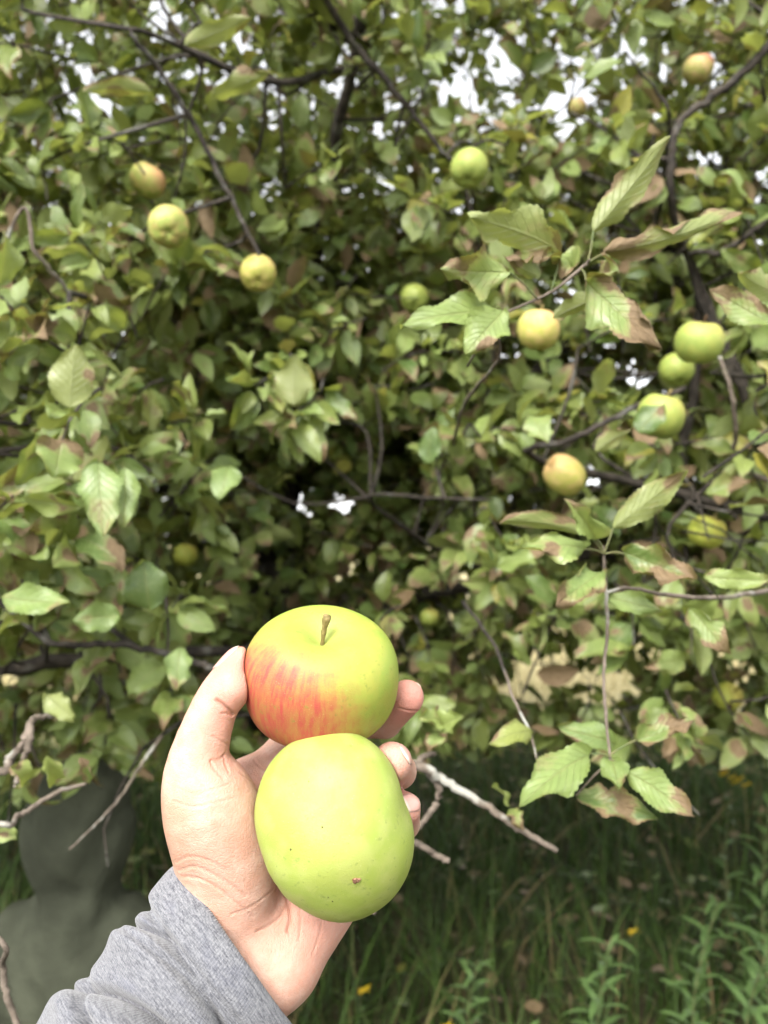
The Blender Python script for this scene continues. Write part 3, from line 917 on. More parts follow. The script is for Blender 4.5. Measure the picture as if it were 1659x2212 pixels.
# ------------------------------------------------------------------ apple tree: trunk, limbs, branches
TREE = np.array([-.38, 2.75, 0.0])
tree = empty('apple_tree', TREE)
tag(tree, 'old apple tree with dense browning leaves and grey twigs filling the view behind the hand', 'tree')
def branch(P, n=None, sides=8, mat=None, name='branch', wob=.07):
    P = np.asarray(P, float)
    n = n or max(10, len(P) * 7)
    Q = spline(P, n)
    jit = rng.normal(0, 1, (n, 3)) * Q[:, 3:4] * .22
    jit[0] = jit[-1] = 0
    V, F, T = tube(Q[:, :3] + jit, np.maximum(Q[:, 3] * (.58 if name == 'limb' else 1.0), .0008), sides, wob=wob)
    o = bpy.data.objects.new(name, mesh_of(name, V - TREE, faces_list(F, T), mat or M_BARK))
    link(o, tree)
    return Q
FORK = (-.40, 2.68, 1.28)
trunk = branch([(*(TREE + [0, 0, -.08]), .125), (-.36, 2.74, .25, .098), (-.41, 2.72, .8, .085), (*FORK, .082), (-.33, 2.85, 1.75, .050), (-.10, 3.20, 2.4, .030), (.1, 3.5, 3.2, .014)], 40, 12, name='trunk')
limbs = [trunk]
for L in ([(*FORK, .055), (-.75, 2.45, 1.75, .042), (-1.05, 2.1, 2.3, .03), (-1.3, 1.75, 3.0, .016)],
          [(*FORK, .055), (.15, 2.55, 1.8, .042), (.75, 2.25, 2.25, .032), (1.25, 1.95, 2.8, .02), (1.6, 1.8, 3.3, .012)],
          [(-.38, 2.7, 1.15, .05), (.25, 2.45, 1.35, .036), (.8, 2.0, 1.5, .026), (1.05, 1.45, 1.52, .014)],
          [(-.40, 2.7, 1.1, .048), (-.8, 2.2, 1.3, .034), (-.95, 1.6, 1.3, .024), (-.80, 1.1, 1.22, .012)],
          [(-.36, 2.72, 1.5, .05), (-.25, 2.3, 2.1, .036), (-.1, 1.85, 2.55, .024), (.05, 1.5, 2.9, .012)],
          [(-.36, 2.75, 1.4, .045), (.5, 3.0, 2.0, .03), (1.3, 3.2, 2.4, .016)],
          [(-.40, 2.75, 1.4, .045), (-1.1, 3.0, 2.0, .03), (-1.8, 2.9, 2.5, .016)]):
    limbs.append(branch(L, 30, 9, name='limb'))
LP = np.vstack([l[:, :3] for l in limbs])
def px(pts): return [(*W(u, v, d), r * mm * .74) for u, v, d, r in pts]
def nearest_limb(p, q=None):
    q = LP if q is None else q
    i = np.argmin(np.linalg.norm(q - p, axis=1) + .25 * np.maximum(q[:, 2] - p[2], 0))
    return q[i]
VIS = [  # branches the photo shows: view pixel, depth, radius in mm; each starts on the nearest limb
    ([(300, 65, 1.25, 5.5), (345, 150, 1.27, 6), (420, 270, 1.32, 6.5), (480, 390, 1.35, 6), (530, 490, 1.36, 5), (560, 552, 1.36, 4)], 0, M_BARK),
    ([(690, -20, 1.55, 11), (760, 90, 1.58, 10.5), (835, 175, 1.6, 9.5), (900, 255, 1.62, 8), (972, 342, 1.62, 6), (1010, 320, 1.5, 2.5)], 0, M_BARK),
    ([(1700, 60, 1.5, 12), (1610, 150, 1.5, 12), (1545, 205, 1.5, 11), (1470, 262, 1.5, 10), (1452, 330, 1.5, 11), (1448, 420, 1.52, 11), (1470, 520, 1.6, 10), (1500, 585, 1.7, 12)], 1, M_BARK),
    ([(1445, 280, 1.5, 5), (1425, 205, 1.46, 4.5), (1375, 145, 1.42, 3.2), (1350, 110, 1.4, 2)], 0, M_BARK),
    ([(1700, 440, 1.45, 8), (1620, 505, 1.5, 8), (1560, 545, 1.55, 8), (1490, 575, 1.68, 9)], 1, M_BARK),
    ([(1500, 585, 1.7, 12), (1510, 700, 1.75, 13), (1500, 850, 1.8, 15), (1470, 1000, 1.9, 17)], 1, M_BARK),
    ([(1480, 838, 1.3, 6), (1400, 868, 1.28, 6.5), (1320, 905, 1.27, 7), (1235, 950, 1.3, 7.5), (1150, 985, 1.45, 9)], 1, M_BARK),
    ([(1555, 770, 1.25, 4), (1580, 850, 1.25, 5), (1590, 930, 1.28, 5.5), (1600, 1010, 1.35, 6)], 1, M_TWIG),
    ([(28, 485, 1.0, 3.2), (75, 545, 1.0, 3.8), (115, 590, 1.02, 4), (150, 632, 1.05, 3)], 0, M_TWIG),
    ([(-30, 1655, .80, 6), (20, 1638, .80, 5.5), (55, 1600, .80, 5.5), (70, 1555, .82, 5), (120, 1545, .84, 3.5)], 0, M_TWIG),
    ([(66, 1565, .81, 5), (62, 1610, .79, 4.8), (45, 1660, .78, 4), (32, 1700, .77, 3)], 2, M_TWIG),
    ([(-25, 1770, .70, 4), (40, 1762, .72, 3.6), (90, 1730, .74, 3.2), (140, 1705, .75, 3), (186, 1694, .76, 2.2)], 0, M_TWIG),
    ([(-25, 2010, .62, 3.0), (5, 2085, .62, 3.4), (14, 2150, .62, 3.6), (45, 2240, .62, 3.2)], 0, M_TWIG),
    ([(105, 1388, .95, 5), (170, 1393, .97, 5.5), (240, 1390, 1.0, 6), (330, 1405, 1.03, 6), (420, 1430, 1.05, 6.5), (500, 1445, 1.1, 7), (600, 1400, 1.6, 12)], 1, M_BARK),
    ([(350, 1590, 1.05, 3.8), (300, 1660, 1.0, 3.4), (262, 1720, .96, 2.6), (212, 1775, .93, 2.1), (150, 1835, .90, 1.6)], 2, M_TWIG),
    ([(592, 1340, 2.68, 24), (610, 1440, 2.2, 17), (650, 1520, 1.6, 12), (780, 1610, 1.05, 8.5), (895, 1648, .80, 6.4), (960, 1688, .78, 6.0), (1050, 1742, .765, 5.2), (1120, 1790, .755, 4.4), (1203, 1838, .745, 3.6)], 2, M_TWIG),
    ([(925, 1668, .79, 5.4), (948, 1700, .785, 5), (938, 1742, .78, 4.4), (900, 1790, .775, 3.6), (860, 1830, .77, 3)], 2, M_TWIG),
    ([(890, 1660, .80, 4.6), (915, 1636, .81, 4.2), (940, 1628, .82, 3.2)], 2, M_TWIG),
    ([(690, 1560, 1.4, 6), (760, 1740, .95, 5), (895, 1818, .80, 4.4), (940, 1845, .785, 4.2), (970, 1860, .78, 4.0)], 2, M_TWIG),
    ([(740, 1745, .97, 4.4), (765, 1850, .88, 4), (790, 1945, .84, 3.8), (810, 1972, .83, 2.6)], 2, M_TWIG),
    ([(800, 1080, 1.8, 6), (920, 1075, 1.6, 5), (1060, 1080, 1.5, 3.4)], 0, M_BARK),
    ([(820, 1340, 1.3, 3), (845, 1318, 1.25, 3), (865, 1308, 1.2, 2)], 2, M_BARK),
]
BRANCH_PTS = []
for pts, mode, mt in VIS:
    P = px(pts)
    if pts[0][0] < 0:
        u_, v_, d_, r_ = pts[0]
        a_ = W(-300, v_ - 160, d_ + .25)
        P = [(*nearest_limb(a_), r_ * mm * 1.8), (*a_, r_ * mm * 1.4)] + P
    elif mode == 0:
        b = np.array(P[-1][:3]) if pts[-1][3] > pts[0][3] else np.array(P[0][:3])
        root = nearest_limb(b)
        mid = (root + b) / 2 + np.array([0, .03, -.04])
        rr = max(pts[0][3], pts[-1][3]) * mm
        ext = [(*root, rr * 1.7), (*mid, rr * 1.35)]
        P = ext + P if pts[-1][3] <= pts[0][3] else P + ext[::-1]
    elif mode == 1:
        b = np.array(P[-1][:3]); root = nearest_limb(b); rr = pts[-1][3] * mm
        P = P + [(*((root + b) / 2), rr * 1.15), (*root, rr * 1.3)]
    BRANCH_PTS.append(branch(P, mat=mt, name='branch'))
BP = np.vstack([LP] + [b[:, :3] for b in BRANCH_PTS])

# ------------------------------------------------------------------ leaves
def leaf_template(nx, nt_, arch, fold, wave, curl, jag, seed, wid, dry_tip, dry_edge, serr=0.0, droop=0.0):
    """unit-length leaf: x across, y along, z up; returns verts, quads, lc, dry weight"""
    r = np.random.default_rng(seed)
    t = np.linspace(0, 1, nt_)
    prof = np.sin(math.pi * np.clip(t, 0, 1) ** .82) ** .78
    prof = prof * (1 - .12 * t) + .018
    prof[-1] = .012
    s = np.linspace(-1, 1, nx)
    T, S = np.meshgrid(t, s, indexing='ij')
    Wd = np.repeat(prof[:, None], nx, 1) * wid / 2
    edge = np.abs(S) ** 3
    if serr: Wd = Wd * (1 + serr * edge * (((T * nt_ / 2.0) % 1) - .5) * 2)
    if jag:
        jl = np.interp(t, np.linspace(0, 1, 9), r.uniform(-1, .25, 9)); jr = np.interp(t, np.linspace(0, 1, 9), r.uniform(-1, .25, 9))
        jn = np.where(S < 0, jl[:, None], jr[:, None])
        Wd = Wd * (1 + jag * edge * jn)
    x = S * Wd; y = T.copy()
    ph = r.uniform(0, 6.28, 4)
    z = fold * np.abs(x) + wave * wid * edge * np.sin(T * r.uniform(7, 13) + ph[0] + (S > 0) * ph[1]) + .35 * wave * wid * np.sin(T * 5 + S * 2 + ph[2])
    # bend along the midrib
    ang = arch * (T - .25) + curl * np.clip(T - .62, 0, 1) ** 2 * 6
    dt = 1 / (nt_ - 1)
    a1 = (arch * (t - .25) + curl * np.clip(t - .62, 0, 1) ** 2 * 6)
    cy = np.concatenate([[0], np.cumsum(np.cos(a1[:-1]) * dt)]); cz = np.concatenate([[0], np.cumsum(-np.sin(a1[:-1]) * dt)])
    side = r.uniform(-.10, .10) * t ** 2
    Y = cy[:, None] + z * np.sin(ang); Z = cz[:, None] + z * np.cos(ang); X = x + side[:, None]
    V = np.stack([X, Y, Z], -1).reshape(-1, 3)
    i, j = np.meshgrid(np.arange(nt_ - 1), np.arange(nx - 1), indexing='ij')
    F = np.stack([i * nx + j, i * nx + j + 1, (i + 1) * nx + j + 1, (i + 1) * nx + j], -1).reshape(-1, 4)
    lc = np.stack([S, T, np.full_like(S, r.random())], -1).reshape(-1, 3)
    side_d = np.where(S < 0, r.uniform(.2, 1), r.uniform(.2, 1))
    dry = (dry_tip * np.clip((T - .55) / .45, 0, 1) + dry_edge * np.abs(S) ** 2 * side_d + .10)
    for _ in range(r.integers(0, 3)):
        dry = dry + r.uniform(.3, .75) * np.exp(-((S - r.uniform(-1, 1)) / .55) ** 2 - ((T - r.uniform(.1, 1)) / .16) ** 2)
    dry = dry.reshape(-1)
    return V, F, lc, dry
NVAR = 30
TPL = []
for k in range(NVAR):
    dry = rng.random() < .42
    TPL.append(leaf_template(5, 8, rng.uniform(-.2, 1.2), rng.uniform(0, .55), rng.uniform(.02, .12), rng.choice([0, 0, .5, 1.0, -.6]), .45 if rng.random() < .3 else .1,
                             100 + k, rng.uniform(.42, .64), rng.uniform(.3, .9) if dry else rng.uniform(0, .25), rng.uniform(.2, .7) if dry else rng.uniform(0, .2)))
TPL_FAR = []
for k in range(NVAR):
    dry = k % 3 == 0
    TPL_FAR.append(leaf_template(3, 5, rng.uniform(-.2, 1.2), rng.uniform(0, .55), .05, 0, .1, 300 + k, rng.uniform(.46, .68), .6 if dry else .1, .4 if dry else .1))

APPLES = [  # u, v, diameter px, colour key, axis (camera axes), note for label, label
    (1013, 365, 84, 'green', (.15, .75, -.4), 'clean green apple hanging high, right of the upper middle branch'),
    (318, 392, 78, 'blush', (.45, .75, .1), 'orange shouldered apple half covered by a leaf, upper left of the tree'),
    (364, 490, 90, 'blush', (-.2, .6, -.75), 'green apple with orange top and calyx facing out, just below the half covered one'),
    (557, 592, 80, 'amber', (-.1, .7, -.7), 'amber apple with a dark brown calyx at the tip of the thin left branch'),
    (895, 645, 62, 'green', (.1, .72, -.7), 'small shaded green apple left of the pale near leaves'),
    (1163, 715, 94, 'amber', (.05, .95, .1), 'yellow apple with orange top hanging under the browned leaf sprig'),
    (1510, 742, 102, 'green', (.05, .9, .3), 'largest hanging green apple, brown spur at its top, near the right edge'),
    (1462, 800, 76, 'green', (0, .85, -.45), 'smaller green apple touching the lower left of the largest hanging one'),
    (1427, 900, 104, 'green', (.2, .9, .2), 'green apple mostly hidden behind a round leaf above the grey branch'),
    (1222, 1028, 82, 'amber', (-.75, .45, .2), 'egg shaped yellow apple with orange cheek, lying tilted among leaves'),
    (1527, 1150, 80, 'yellow', (.3, .85, .1), 'yellow green apple with a dark red spot on its shoulder'),
    (1570, 1505, 64, 'yellow', (.3, .6, .6), 'small yellow apple with a dark bite, low at the right edge'),
    (928, 1335, 42, 'green', (0, .9, .2), 'tiny shaded green apple right above the held apples'),
    (400, 1200, 54, 'yellow', (.1, .9, -.2), 'dim yellow green apple deep in the dark left hollow'),
    (100, 412, 58, 'green', (0, .9, -.3), 'dull green apple deep in the leaves at the far upper left'),
    (1245, 235, 44, 'red', (.2, .9, .1), 'small red cheeked apple high up right of centre'),
    (1508, 150, 66, 'red', (-.1, .7, .4), 'green apple with a pink top near the upper right corner'),
]
apple_zone = []
for (u, v, dp, key, ax_, lab) in APPLES:
    d = .070 * FPX / dp if dp > 50 else .055 * FPX / dp
    apple_zone.append((u, v, dp * (.35 if 'deep in' in lab else 1.0), d))

# front of the foliage: depth seen at picture places, interpolated
DPT = np.array([(0, 0, 1.25), (400, 60, 1.15), (829, 100, 1.55), (1250, 60, 1.6), (1659, 0, 1.4), (150, 400, 1.35), (0, 700, .95), (150, 850, .90), (200, 1050, .85), (0, 1200, .8),
                (100, 1400, .85), (350, 1300, 1.0), (550, 700, 1.5), (640, 830, 1.15), (700, 1100, 2.0), (829, 500, 1.65), (1000, 900, 1.4), (1150, 500, 1.45), (1450, 500, 1.5), (1600, 700, 1.05),
                (1600, 1000, .95), (1300, 1000, 1.2), (1400, 1250, .9), (1100, 1250, 1.25), (850, 1300, 1.7), (1000, 1450, 1.3), (1300, 1500, 1.1), (1600, 1450, 1.1), (550, 1400, 1.6), (560, 1150, 2.2), (800, 1180, 2.3), (660, 1280, 2.2), (720, 1000, 1.9), (250, 1550, 1.15), (500, 450, 1.5)], float)
def front(u, v):
    w = 1 / (((u[:, None] - DPT[:, 0]) ** 2 + (v[:, None] - DPT[:, 1]) ** 2) / 120 ** 2 + .15) ** 1.5
    return (w * DPT[:, 2]).sum(1) / w.sum(1)
def vmax(u): return np.interp(u, [-600, 0, 150, 350, 600, 850, 950, 1150, 1350, 1659, 2300], [1700, 1680, 1640, 1640, 1640, 1590, 1575, 1560, 1570, 1590, 1620])
GAPS = [(330, 170, 330, 190, .26), (120, 60, 200, 150, .12), (1180, 140, 260, 210, .28), (1500, 60, 200, 120, .28), (829, 100, 900, 300, .12), (632, 1075, 34, 26, 1.0), (735, 1088, 36, 26, 1.0), (685, 1050, 110, 60, .2), (900, 1060, 70, 40, .2), (1195, 1442, 95, 55, .99), (1120, 1480, 70, 40, .85), (1290, 1480, 60, 40, .8), (1040, 1430, 50, 35, .7), (1430, 1420, 60, 30, .6), (1600, 1420, 70, 30, .6),
        (840, 400, 30, 30, .9), (1600, 560, 60, 90, .5), (1350, 790, 70, 70, .35), (1640, 400, 40, 60, .4), (1000, 60, 300, 120, .10)]
def gap(u, v):
    g = np.zeros(len(u))
    for (a, b, ra, rb, k) in GAPS:
        g = np.maximum(g, k * (((u - a) / ra) ** 2 + ((v - b) / rb) ** 2 < 1))
    return g
# spurs: short twigs with rosettes of leaves
twV, twF, twn = [], [], 0
LPOS, LAX, LLEN = [], [], []
def add_tube(P, r, sides=5):
    global twn
    V, F, _ = tube(P, r, sides, cap=False)
    twV.append(V); twF.append(F + twn); twn += len(V)
def unit(v): return v / (np.linalg.norm(v) + 1e-12)
def leaf_rot(axis, nrm):
    y = unit(axis); z = unit(nrm - y * (nrm @ y)); x = np.cross(y, z)
    return np.stack([x, y, z], 1)
def spur(p0, direction, length, nodes, per, size):
    d = unit(direction)
    P = [p0]
    for k in range(nodes):
        d = unit(d + rng.normal(0, .22, 3) + np.array([0, 0, -.05])); P.append(P[-1] + d * length / nodes)
    P = np.array(P)
    add_tube(P, np.linspace(.0026, .0013, len(P)), 5)
    for k in range(1, len(P)):
        tdir = unit(P[k] - P[k - 1])
        s1 = np.cross(tdir, rng.normal(0, 1, (per, 3))); s1 /= np.linalg.norm(s1, axis=1)[:, None] + 1e-9
        out = s1 + tdir * rng.uniform(.1, .9, (per, 1)) + np.array([0, -.12, 0])
        out[:, 2] += rng.uniform(-.75, .25, per)
        out /= np.linalg.norm(out, axis=1)[:, None]
        LPOS.append(P[k] + out * .012); LAX.append(out); LLEN.append(size * rng.uniform(.55, 1.4, per))
NS = 9000
us, vs_ = rng.uniform(-520, 2180, NS * 6), rng.uniform(-620, 1640, NS * 6)
dd = front(us, vs_) * 1.06 + rng.random(NS * 6) ** 1.15 * np.interp(vs_, [-600, 100, 500, 700], [.9, 1.3, 1.7, 2.1])
dd += np.clip(-40 - vs_, 0, 600) / 600 * 1.6
# the chance grows with the area a picture cell covers at that depth
keep = (rng.random(NS * 6) < (dd / 3.4) ** 2) & (vs_ < vmax(us) - 20)
us, vs_, dd = us[keep], vs_[keep], dd[keep]
sel = rng.random(len(us)) > gap(us, vs_)
NSP = 5600
us, vs_, dd = us[sel][:NSP], vs_[sel][:NSP], dd[sel][:NSP]
for u, v, d in zip(us, vs_, dd):
    p = W(u, v, d)
    if p[2] < .55: continue
    out = unit(p - np.array([TREE[0], TREE[1] + .2, 1.6]))
    spur(p, out * .7 + rng.normal(0, .6, 3) + np.array([0, -.2, .1]), rng.uniform(.10, .24), int(rng.integers(2, 5)), int(rng.integers(4, 7)), .066)
    if rng.random() < .3:
        r0 = nearest_limb(p, BP)
        if .05 < np.linalg.norm(r0 - p) < .38:
            m_ = (r0 + p) / 2 + rng.normal(0, .03, 3)
            Q = spline(np.array([r0, m_, p]), 7); add_tube(Q, np.linspace(.0045, .0026, 7), 5)
for k_ in range(1250):
    u, v, d = rng.uniform(-250, 1900), rng.uniform(450, 1540), rng.uniform(2.4, 3.5)
    if k_ > 950: u, v = rng.uniform(400, 1000), rng.uniform(650, 1010)
    if gap(np.array([u]), np.array([v]))[0] < .9:
        spur(W(u, v, d), rng.normal(0, 1, 3), .25, 4, 6, .078)
# the part of the crown above and around the frame, which shades what stands below
for _ in range(120):
    p = np.array([rng.uniform(-2.2, 2.3), rng.uniform(2.6, 4.4), rng.uniform(2.6, 4.0)])
    u, v, d = w2px(p)
    if v > -40 and -100 < u < 1760: continue
    spur(p, rng.normal(0, 1, 3), .25, 4, 6, .068)
LPOS, LAX, LLEN = np.vstack(LPOS), np.vstack(LAX), np.concatenate(LLEN)
nrm_ = np.array([0, -.75, .80]) + rng.normal(0, .68, LPOS.shape)
nrm_ -= LAX * (nrm_ * LAX).sum(1)[:, None]
nrm_ /= np.linalg.norm(nrm_, axis=1)[:, None] + 1e-9
LROT = np.stack([np.cross(LAX, nrm_), LAX, nrm_], 2)
# keep the hanging apples and named sprigs in sight
ctr = LPOS + LROT[:, :, 1] * (LLEN * .5)[:, None]
lu, lvv, ld = w2px(ctr)
ok = ld > .55
lpx = LLEN / ld * FPX
for (u, v, dp, d) in apple_zone:
    near = (np.hypot(lu - u, lvv - v) < dp * .48 + lpx * .60) & (ld < d + .06)
    near |= np.linalg.norm(ctr - W(u, v, d), axis=1) < .05
    ok &= ~near
for pts, mode, mt in VIS:
    A = np.array(pts, float)
    B = spline(A[:, :3], 40)
    for (u, v, d) in B[::2]:
        ok &= ~((np.hypot(lu - u, lvv - v) < 14 + lpx * .28) & (ld < d + .01) & (rng.random(len(ok)) < .42))
# sight lines to the field and the sky through the crown, and a free way for the lowest air
for (a, b, ra, rb, k) in GAPS:
    ins = ((lu - a) / ra) ** 2 + ((lvv - b) / rb) ** 2 < 1
    ok &= ~(ins & (rng.random(len(ok)) < (k * .85 if k < 1 else .97)))
ok &= lvv < vmax(lu) + 30 + 40 * rng.random(len(ok))
HERO_ZONE = [(1250, 590, 150, 110, .62), (1180, 690, 120, 60, .62), (1300, 1180, 190, 130, .66), (1310, 1640, 200, 120, .64), (150, 810, 60, 75, .86), (635, 815, 50, 60, 1.1), (225, 1070, 90, 95, .84)]
for (a, b, ra, rb, d) in HERO_ZONE:
    ok &= ~((((lu - a) / ra) ** 2 + ((lvv - b) / rb) ** 2 < 1) & (ld < d + .10))
LPOS, LROT, LLEN, ld, lu, lvv = LPOS[ok], LROT[ok], LLEN[ok], ld[ok], lu[ok], lvv[ok]
NL = len(LPOS)
var = rng.integers(0, NVAR, NL)
print('leaves', NL)

# leaves that the photo shows large and by themselves: base and tip pixels with depth, width px, shape, dryness
HERO = [  # (bu,bv,bd, tu,tv,td, width, face, arch, fold, wave, curl, jag, dry_tip, dry_edge, tone, yellow)   face: +1 upper side to the lens, -1 underside
    (1281, 500, .62, 1462, 308, .60, 78, -1, .25, .45, .06, .2, .15, .15, .35, .9, .35),
    (1212, 545, .62, 1020, 462, .60, 112, -1, .5, .15, .08, .4, .25, -.2, .30, .9, .30),
    (1300, 550, .62, 1582, 473, .62, 74, -1, -.3, .35, .16, -.4, .5, -.3, .95, .8, .25),
    (1100, 588, .61, 950, 592, .60, 105, 1, .3, .1, .14, .3, .5, .35, .55, .95, .1),
    (1266, 606, .61, 1420, 764, .60, 124, 1, .35, .1, .12, .3, .45, .35, .75, .8, .1),
    (1072, 664, .62, 868, 712, .60, 80, 1, .3, .2, .07, .2, .1, .12, .12, .85, .05),
    (1088, 668, .61, 1015, 772, .60, 98, 1, .4, .15, .07, .2, .15, .1, .15, .9, .08),
    (1165, 600, .63, 1100, 560, .62, 70, -1, .8, .5, .2, .8, .6, .9, .9, .5, .0),
    (1240, 575, .63, 1165, 560, .62, 64, 1, .5, .2, .2, .6, .5, .4, .6, .95, .1),
    (1290, 640, .63, 1195, 692, .63, 56, -1, .4, .4, .08, .3, .2, .1, .3, .7, .4),
    (1300, 600, .63, 1330, 590, .60, 70, 1, 1.0, .3, .15, 1.0, .3, .2, .3, .95, .05),
    (1665, 700, .66, 1528, 628, .68, 84, 1, .3, .3, .06, .2, .2, .6, .55, .8, .1),
    (1690, 640, .66, 1590, 595, .66, 64, -1, .3, .3, .06, .2, .2, .2, .4, .8, .2),
    (1324, 1141, .66, 1489, 1022, .63, 66, -1, .2, .4, .06, .9, .1, .05, .3, .7, .35),
    (1264, 1151, .65, 1082, 1122, .63, 54, -1, .9, .4, .08, .3, .1, .2, .5, .8, .25),
    (1290, 1166, .65, 1230, 1071, .62, 58, 1, .3, .8, .08, .2, .4, .3, .3, 1.0, .1),
    (1264, 1186, .65, 1118, 1182, .63, 84, 1, .2, .2, .12, .3, .6, .2, .3, .95, .05),
    (1350, 1196, .65, 1502, 1252, .62, 96, 1, .5, .5, .16, .6, .4, .6, 1.0, .4, .0),
    (1298, 1240, .65, 1196, 1305, .62, 92, 1, .6, .3, .14, .6, .4, .6, .55, .8, .0),
    (1520, 1246, .68, 1668, 1262, .66, 58, 1, .3, .2, .1, .2, .3, .3, .2, .95, .15),
    (1310, 1288, .68, 1430, 1322, .66, 50, 1, .3, .2, .1, .2, .2, .2, .2, .8, .05),
    (1490, 1314, .68, 1580, 1412, .66, 62, 1, .4, .4, .1, .4, .3, .9, .5, .8, .1),
    (1275, 1628, .64, 1110, 1728, .60, 98, 1, .25, .15, .10, .1, .15, .15, .12, .85, .05),
    (1375, 1598, .65, 1505, 1562, .64, 64, 1, .3, .4, .12, .3, .4, .2, .9, .7, .05),
    (1355, 1668, .64, 1505, 1750, .62, 78, 1, .3, .15, .08, .2, .1, .75, .10, .8, .05),
    (1245, 1718, .66, 1422, 1758, .64, 76, 1, .2, .35, .10, .2, .3, .1, .65, .35, .0),
    (1330, 1606, .68, 1203, 1574, .68, 74, 1, .3, .15, .08, .2, .2, .2, .35, .7, .0),
    (1150, 1584, .70, 1054, 1600, .68, 62, 1, 1.1, .15, .08, .6, .1, .1, .3, 1.0, .45),
    (1318, 1638, .65, 1338, 1708, .62, 62, 1, .5, .2, .1, .3, .2, .1, .1, .7, .05),
    (152, 880, .86, 156, 742, .86, 94, -1, .2, .15, .03, .1, .05, .05, .05, .8, .45),
    (635, 875, 1.1, 632, 765, 1.1, 84, -1, .2, .15, .03, .1, .05, .1, .1, .6, .45),
    (136, 950, .84, 112, 1030, .82, 112, 1, .5, .1, .06, .2, .1, -.3, .25, .9, .05),
    (212, 996, .85, 228, 1160, .82, 92, 1, .3, .2, .06, .2, .15, .25, .25, .75, .0),
    (270, 1010, .86, 278, 1142, .84, 62, 1, .3, .3, .06, .2, .15, .25, .15, .75, .0),
    (492, 1010, 1.0, 482, 1080, .97, 70, 1, .3, .2, .05, .2, .1, .1, .1, .7, .0),
    (5, 1292, .82, 148, 1312, .80, 74, 1, .3, .2, .08, .2, .1, .1, .1, .85, .0),
    (324, 1316, .95, 304, 1210, .95, 100, 1, .3, .1, .05, .1, .05, .1, .1, .35, .0),
    (258, 1330, .92, 156, 1336, .90, 70, 1, .3, .2, .06, .1, .1, .1, .05, .6, .0),
    (392, 1398, .95, 374, 1492, .93, 60, 1, .3, .2, .06, .1, .15, .3, .1, .7, .0),
    (98, 1498, .82, 162, 1548, .80, 56, -1, .3, .2, .1, .4, .2, .1, .1, .9, .4),
    (195, 1690, .76, 176, 1634, .75, 34, 1, .5, .5, .16, .6, .4, .9, .9, .6, .0),
    (120, 1690, .76, 105, 1630, .74, 44, 1, .6, .3, .12, .6, .3, .1, .2, 1.0, .3),
    (60, 1690, .76, 20, 1660, .74, 60, 1, .6, .3, .12, .6, .3, .3, .4, 1.0, .3),
    (-15, 1790, .72, 34, 1815, .70, 50, 1, .4, .2, .08, .3, .2, .1, .1, 1.0, .2),
    (326, 196, 1.15, 178, 190, 1.12, 46, -1, .3, .4, .05, .2, .1, .2, .5, .5, .3),
    (398, 96, 1.1, 548, 54, 1.08, 54, -1, .3, .3, .05, .2, .1, .15, .2, .6, .4),
    (458, 212, 1.15, 584, 154, 1.12, 60, -1, .3, .3, .08, .4, .2, .2, .4, .6, .35),
    (1150, 900, 1.0, 1175, 960, .97, 66, 1, .4, .2, .06, .2, .2, .2, .3, .8, .1),
    (1380, 935, 1.05, 1428, 870, 1.05, 66, 1, .2, .1, .04, .1, .05, .05, .05, .3, .0),
    (1285, 975, 1.0, 1360, 925, 1.0, 46, -1, .4, .3, .05, .3, .1, .2, .4, .7, .5),
    (925, 1000, 1.2, 930, 920, 1.2, 52, 1, .2, .1, .04, .1, .05, .05, .05, .3, .0),
    (1095, 1740, .76, 1062, 1702, .745, 34, 1, .8, .3, .12, .8, .2, .05, .1, 1.0, .25),
    (1100, 1745, .76, 1130, 1790, .745, 40, 1, .8, .3, .14, .8, .3, .6, .5, .9, .25),
    (950, 1560, .80, 905, 1545, .78, 56, 1, .6, .3, .10, .4, .2, .3, .3, 1.0, .2),
    (955, 1570, .80, 1000, 1545, .78, 54, 1, .6, .3, .10, .4, .2, .1, .2, 1.0, .2),
    (950, 1585, .80, 925, 1625, .78, 44, 1, .6, .3, .12, .6, .3, .7, .6, .8, .1),
]
leaf_n = 0
for h in HERO:
    (bu, bv, bd, tu, tv, td, wpx, face, arch, fold, wave, curl, jag, dt_, de_, tone, yel) = h
    B, T_ = W(bu, bv, bd), W(tu, tv, td)
    L = np.linalg.norm(T_ - B)
    wid = (wpx / FPX * bd) / L
    V, F, lc, dry = leaf_template(11, 33, arch * .9, fold, wave * 1.5 + .02, curl * .6, min(jag * 1.5 + .08, .85), 900 + leaf_n, wid * 1.06, 0, 0, serr=.09)
    S_, Tt = lc[:, 0], lc[:, 1]
    dry = (dry - .10) * .8 + .08 + (dt_ * np.clip((Tt - .5) / .5, 0, 1) if dt_ >= 0 else -2.2 * dt_ * np.clip((.45 - Tt) / .45, 0, 1)) + .85 * de_ * (np.abs(S_) ** 1.6 * np.where(S_ * (1 if leaf_n % 2 else -1) > 0, 1, .45) + .15)
    tocam = unit(C0 - (B + T_) / 2)
    nrm = tocam * face + np.array([0, 0, .35]) + rng.normal(0, .18, 3)
    Rm = leaf_rot(T_ - B, nrm)
    # scale so that base and tip land where they should despite the bend
    tip = V[-6]; k = L / np.linalg.norm(tip)
    ang = math.atan2(tip[2], tip[1]); ca, sa = math.cos(-ang), math.sin(-ang)
    V = np.stack([V[:, 0], V[:, 1] * ca - V[:, 2] * sa, V[:, 1] * sa + V[:, 2] * ca], -1) * [L, k, k]
    Vw = B + V @ Rm.T
    lv_ = np.stack([np.full(len(V), tone), dry, np.full(len(V), yel)], -1)
    obj('leaf', Vw, F, M_LEAF, tree, attrs={'lv': lv_, 'lc': lc})
    leaf_n += 1
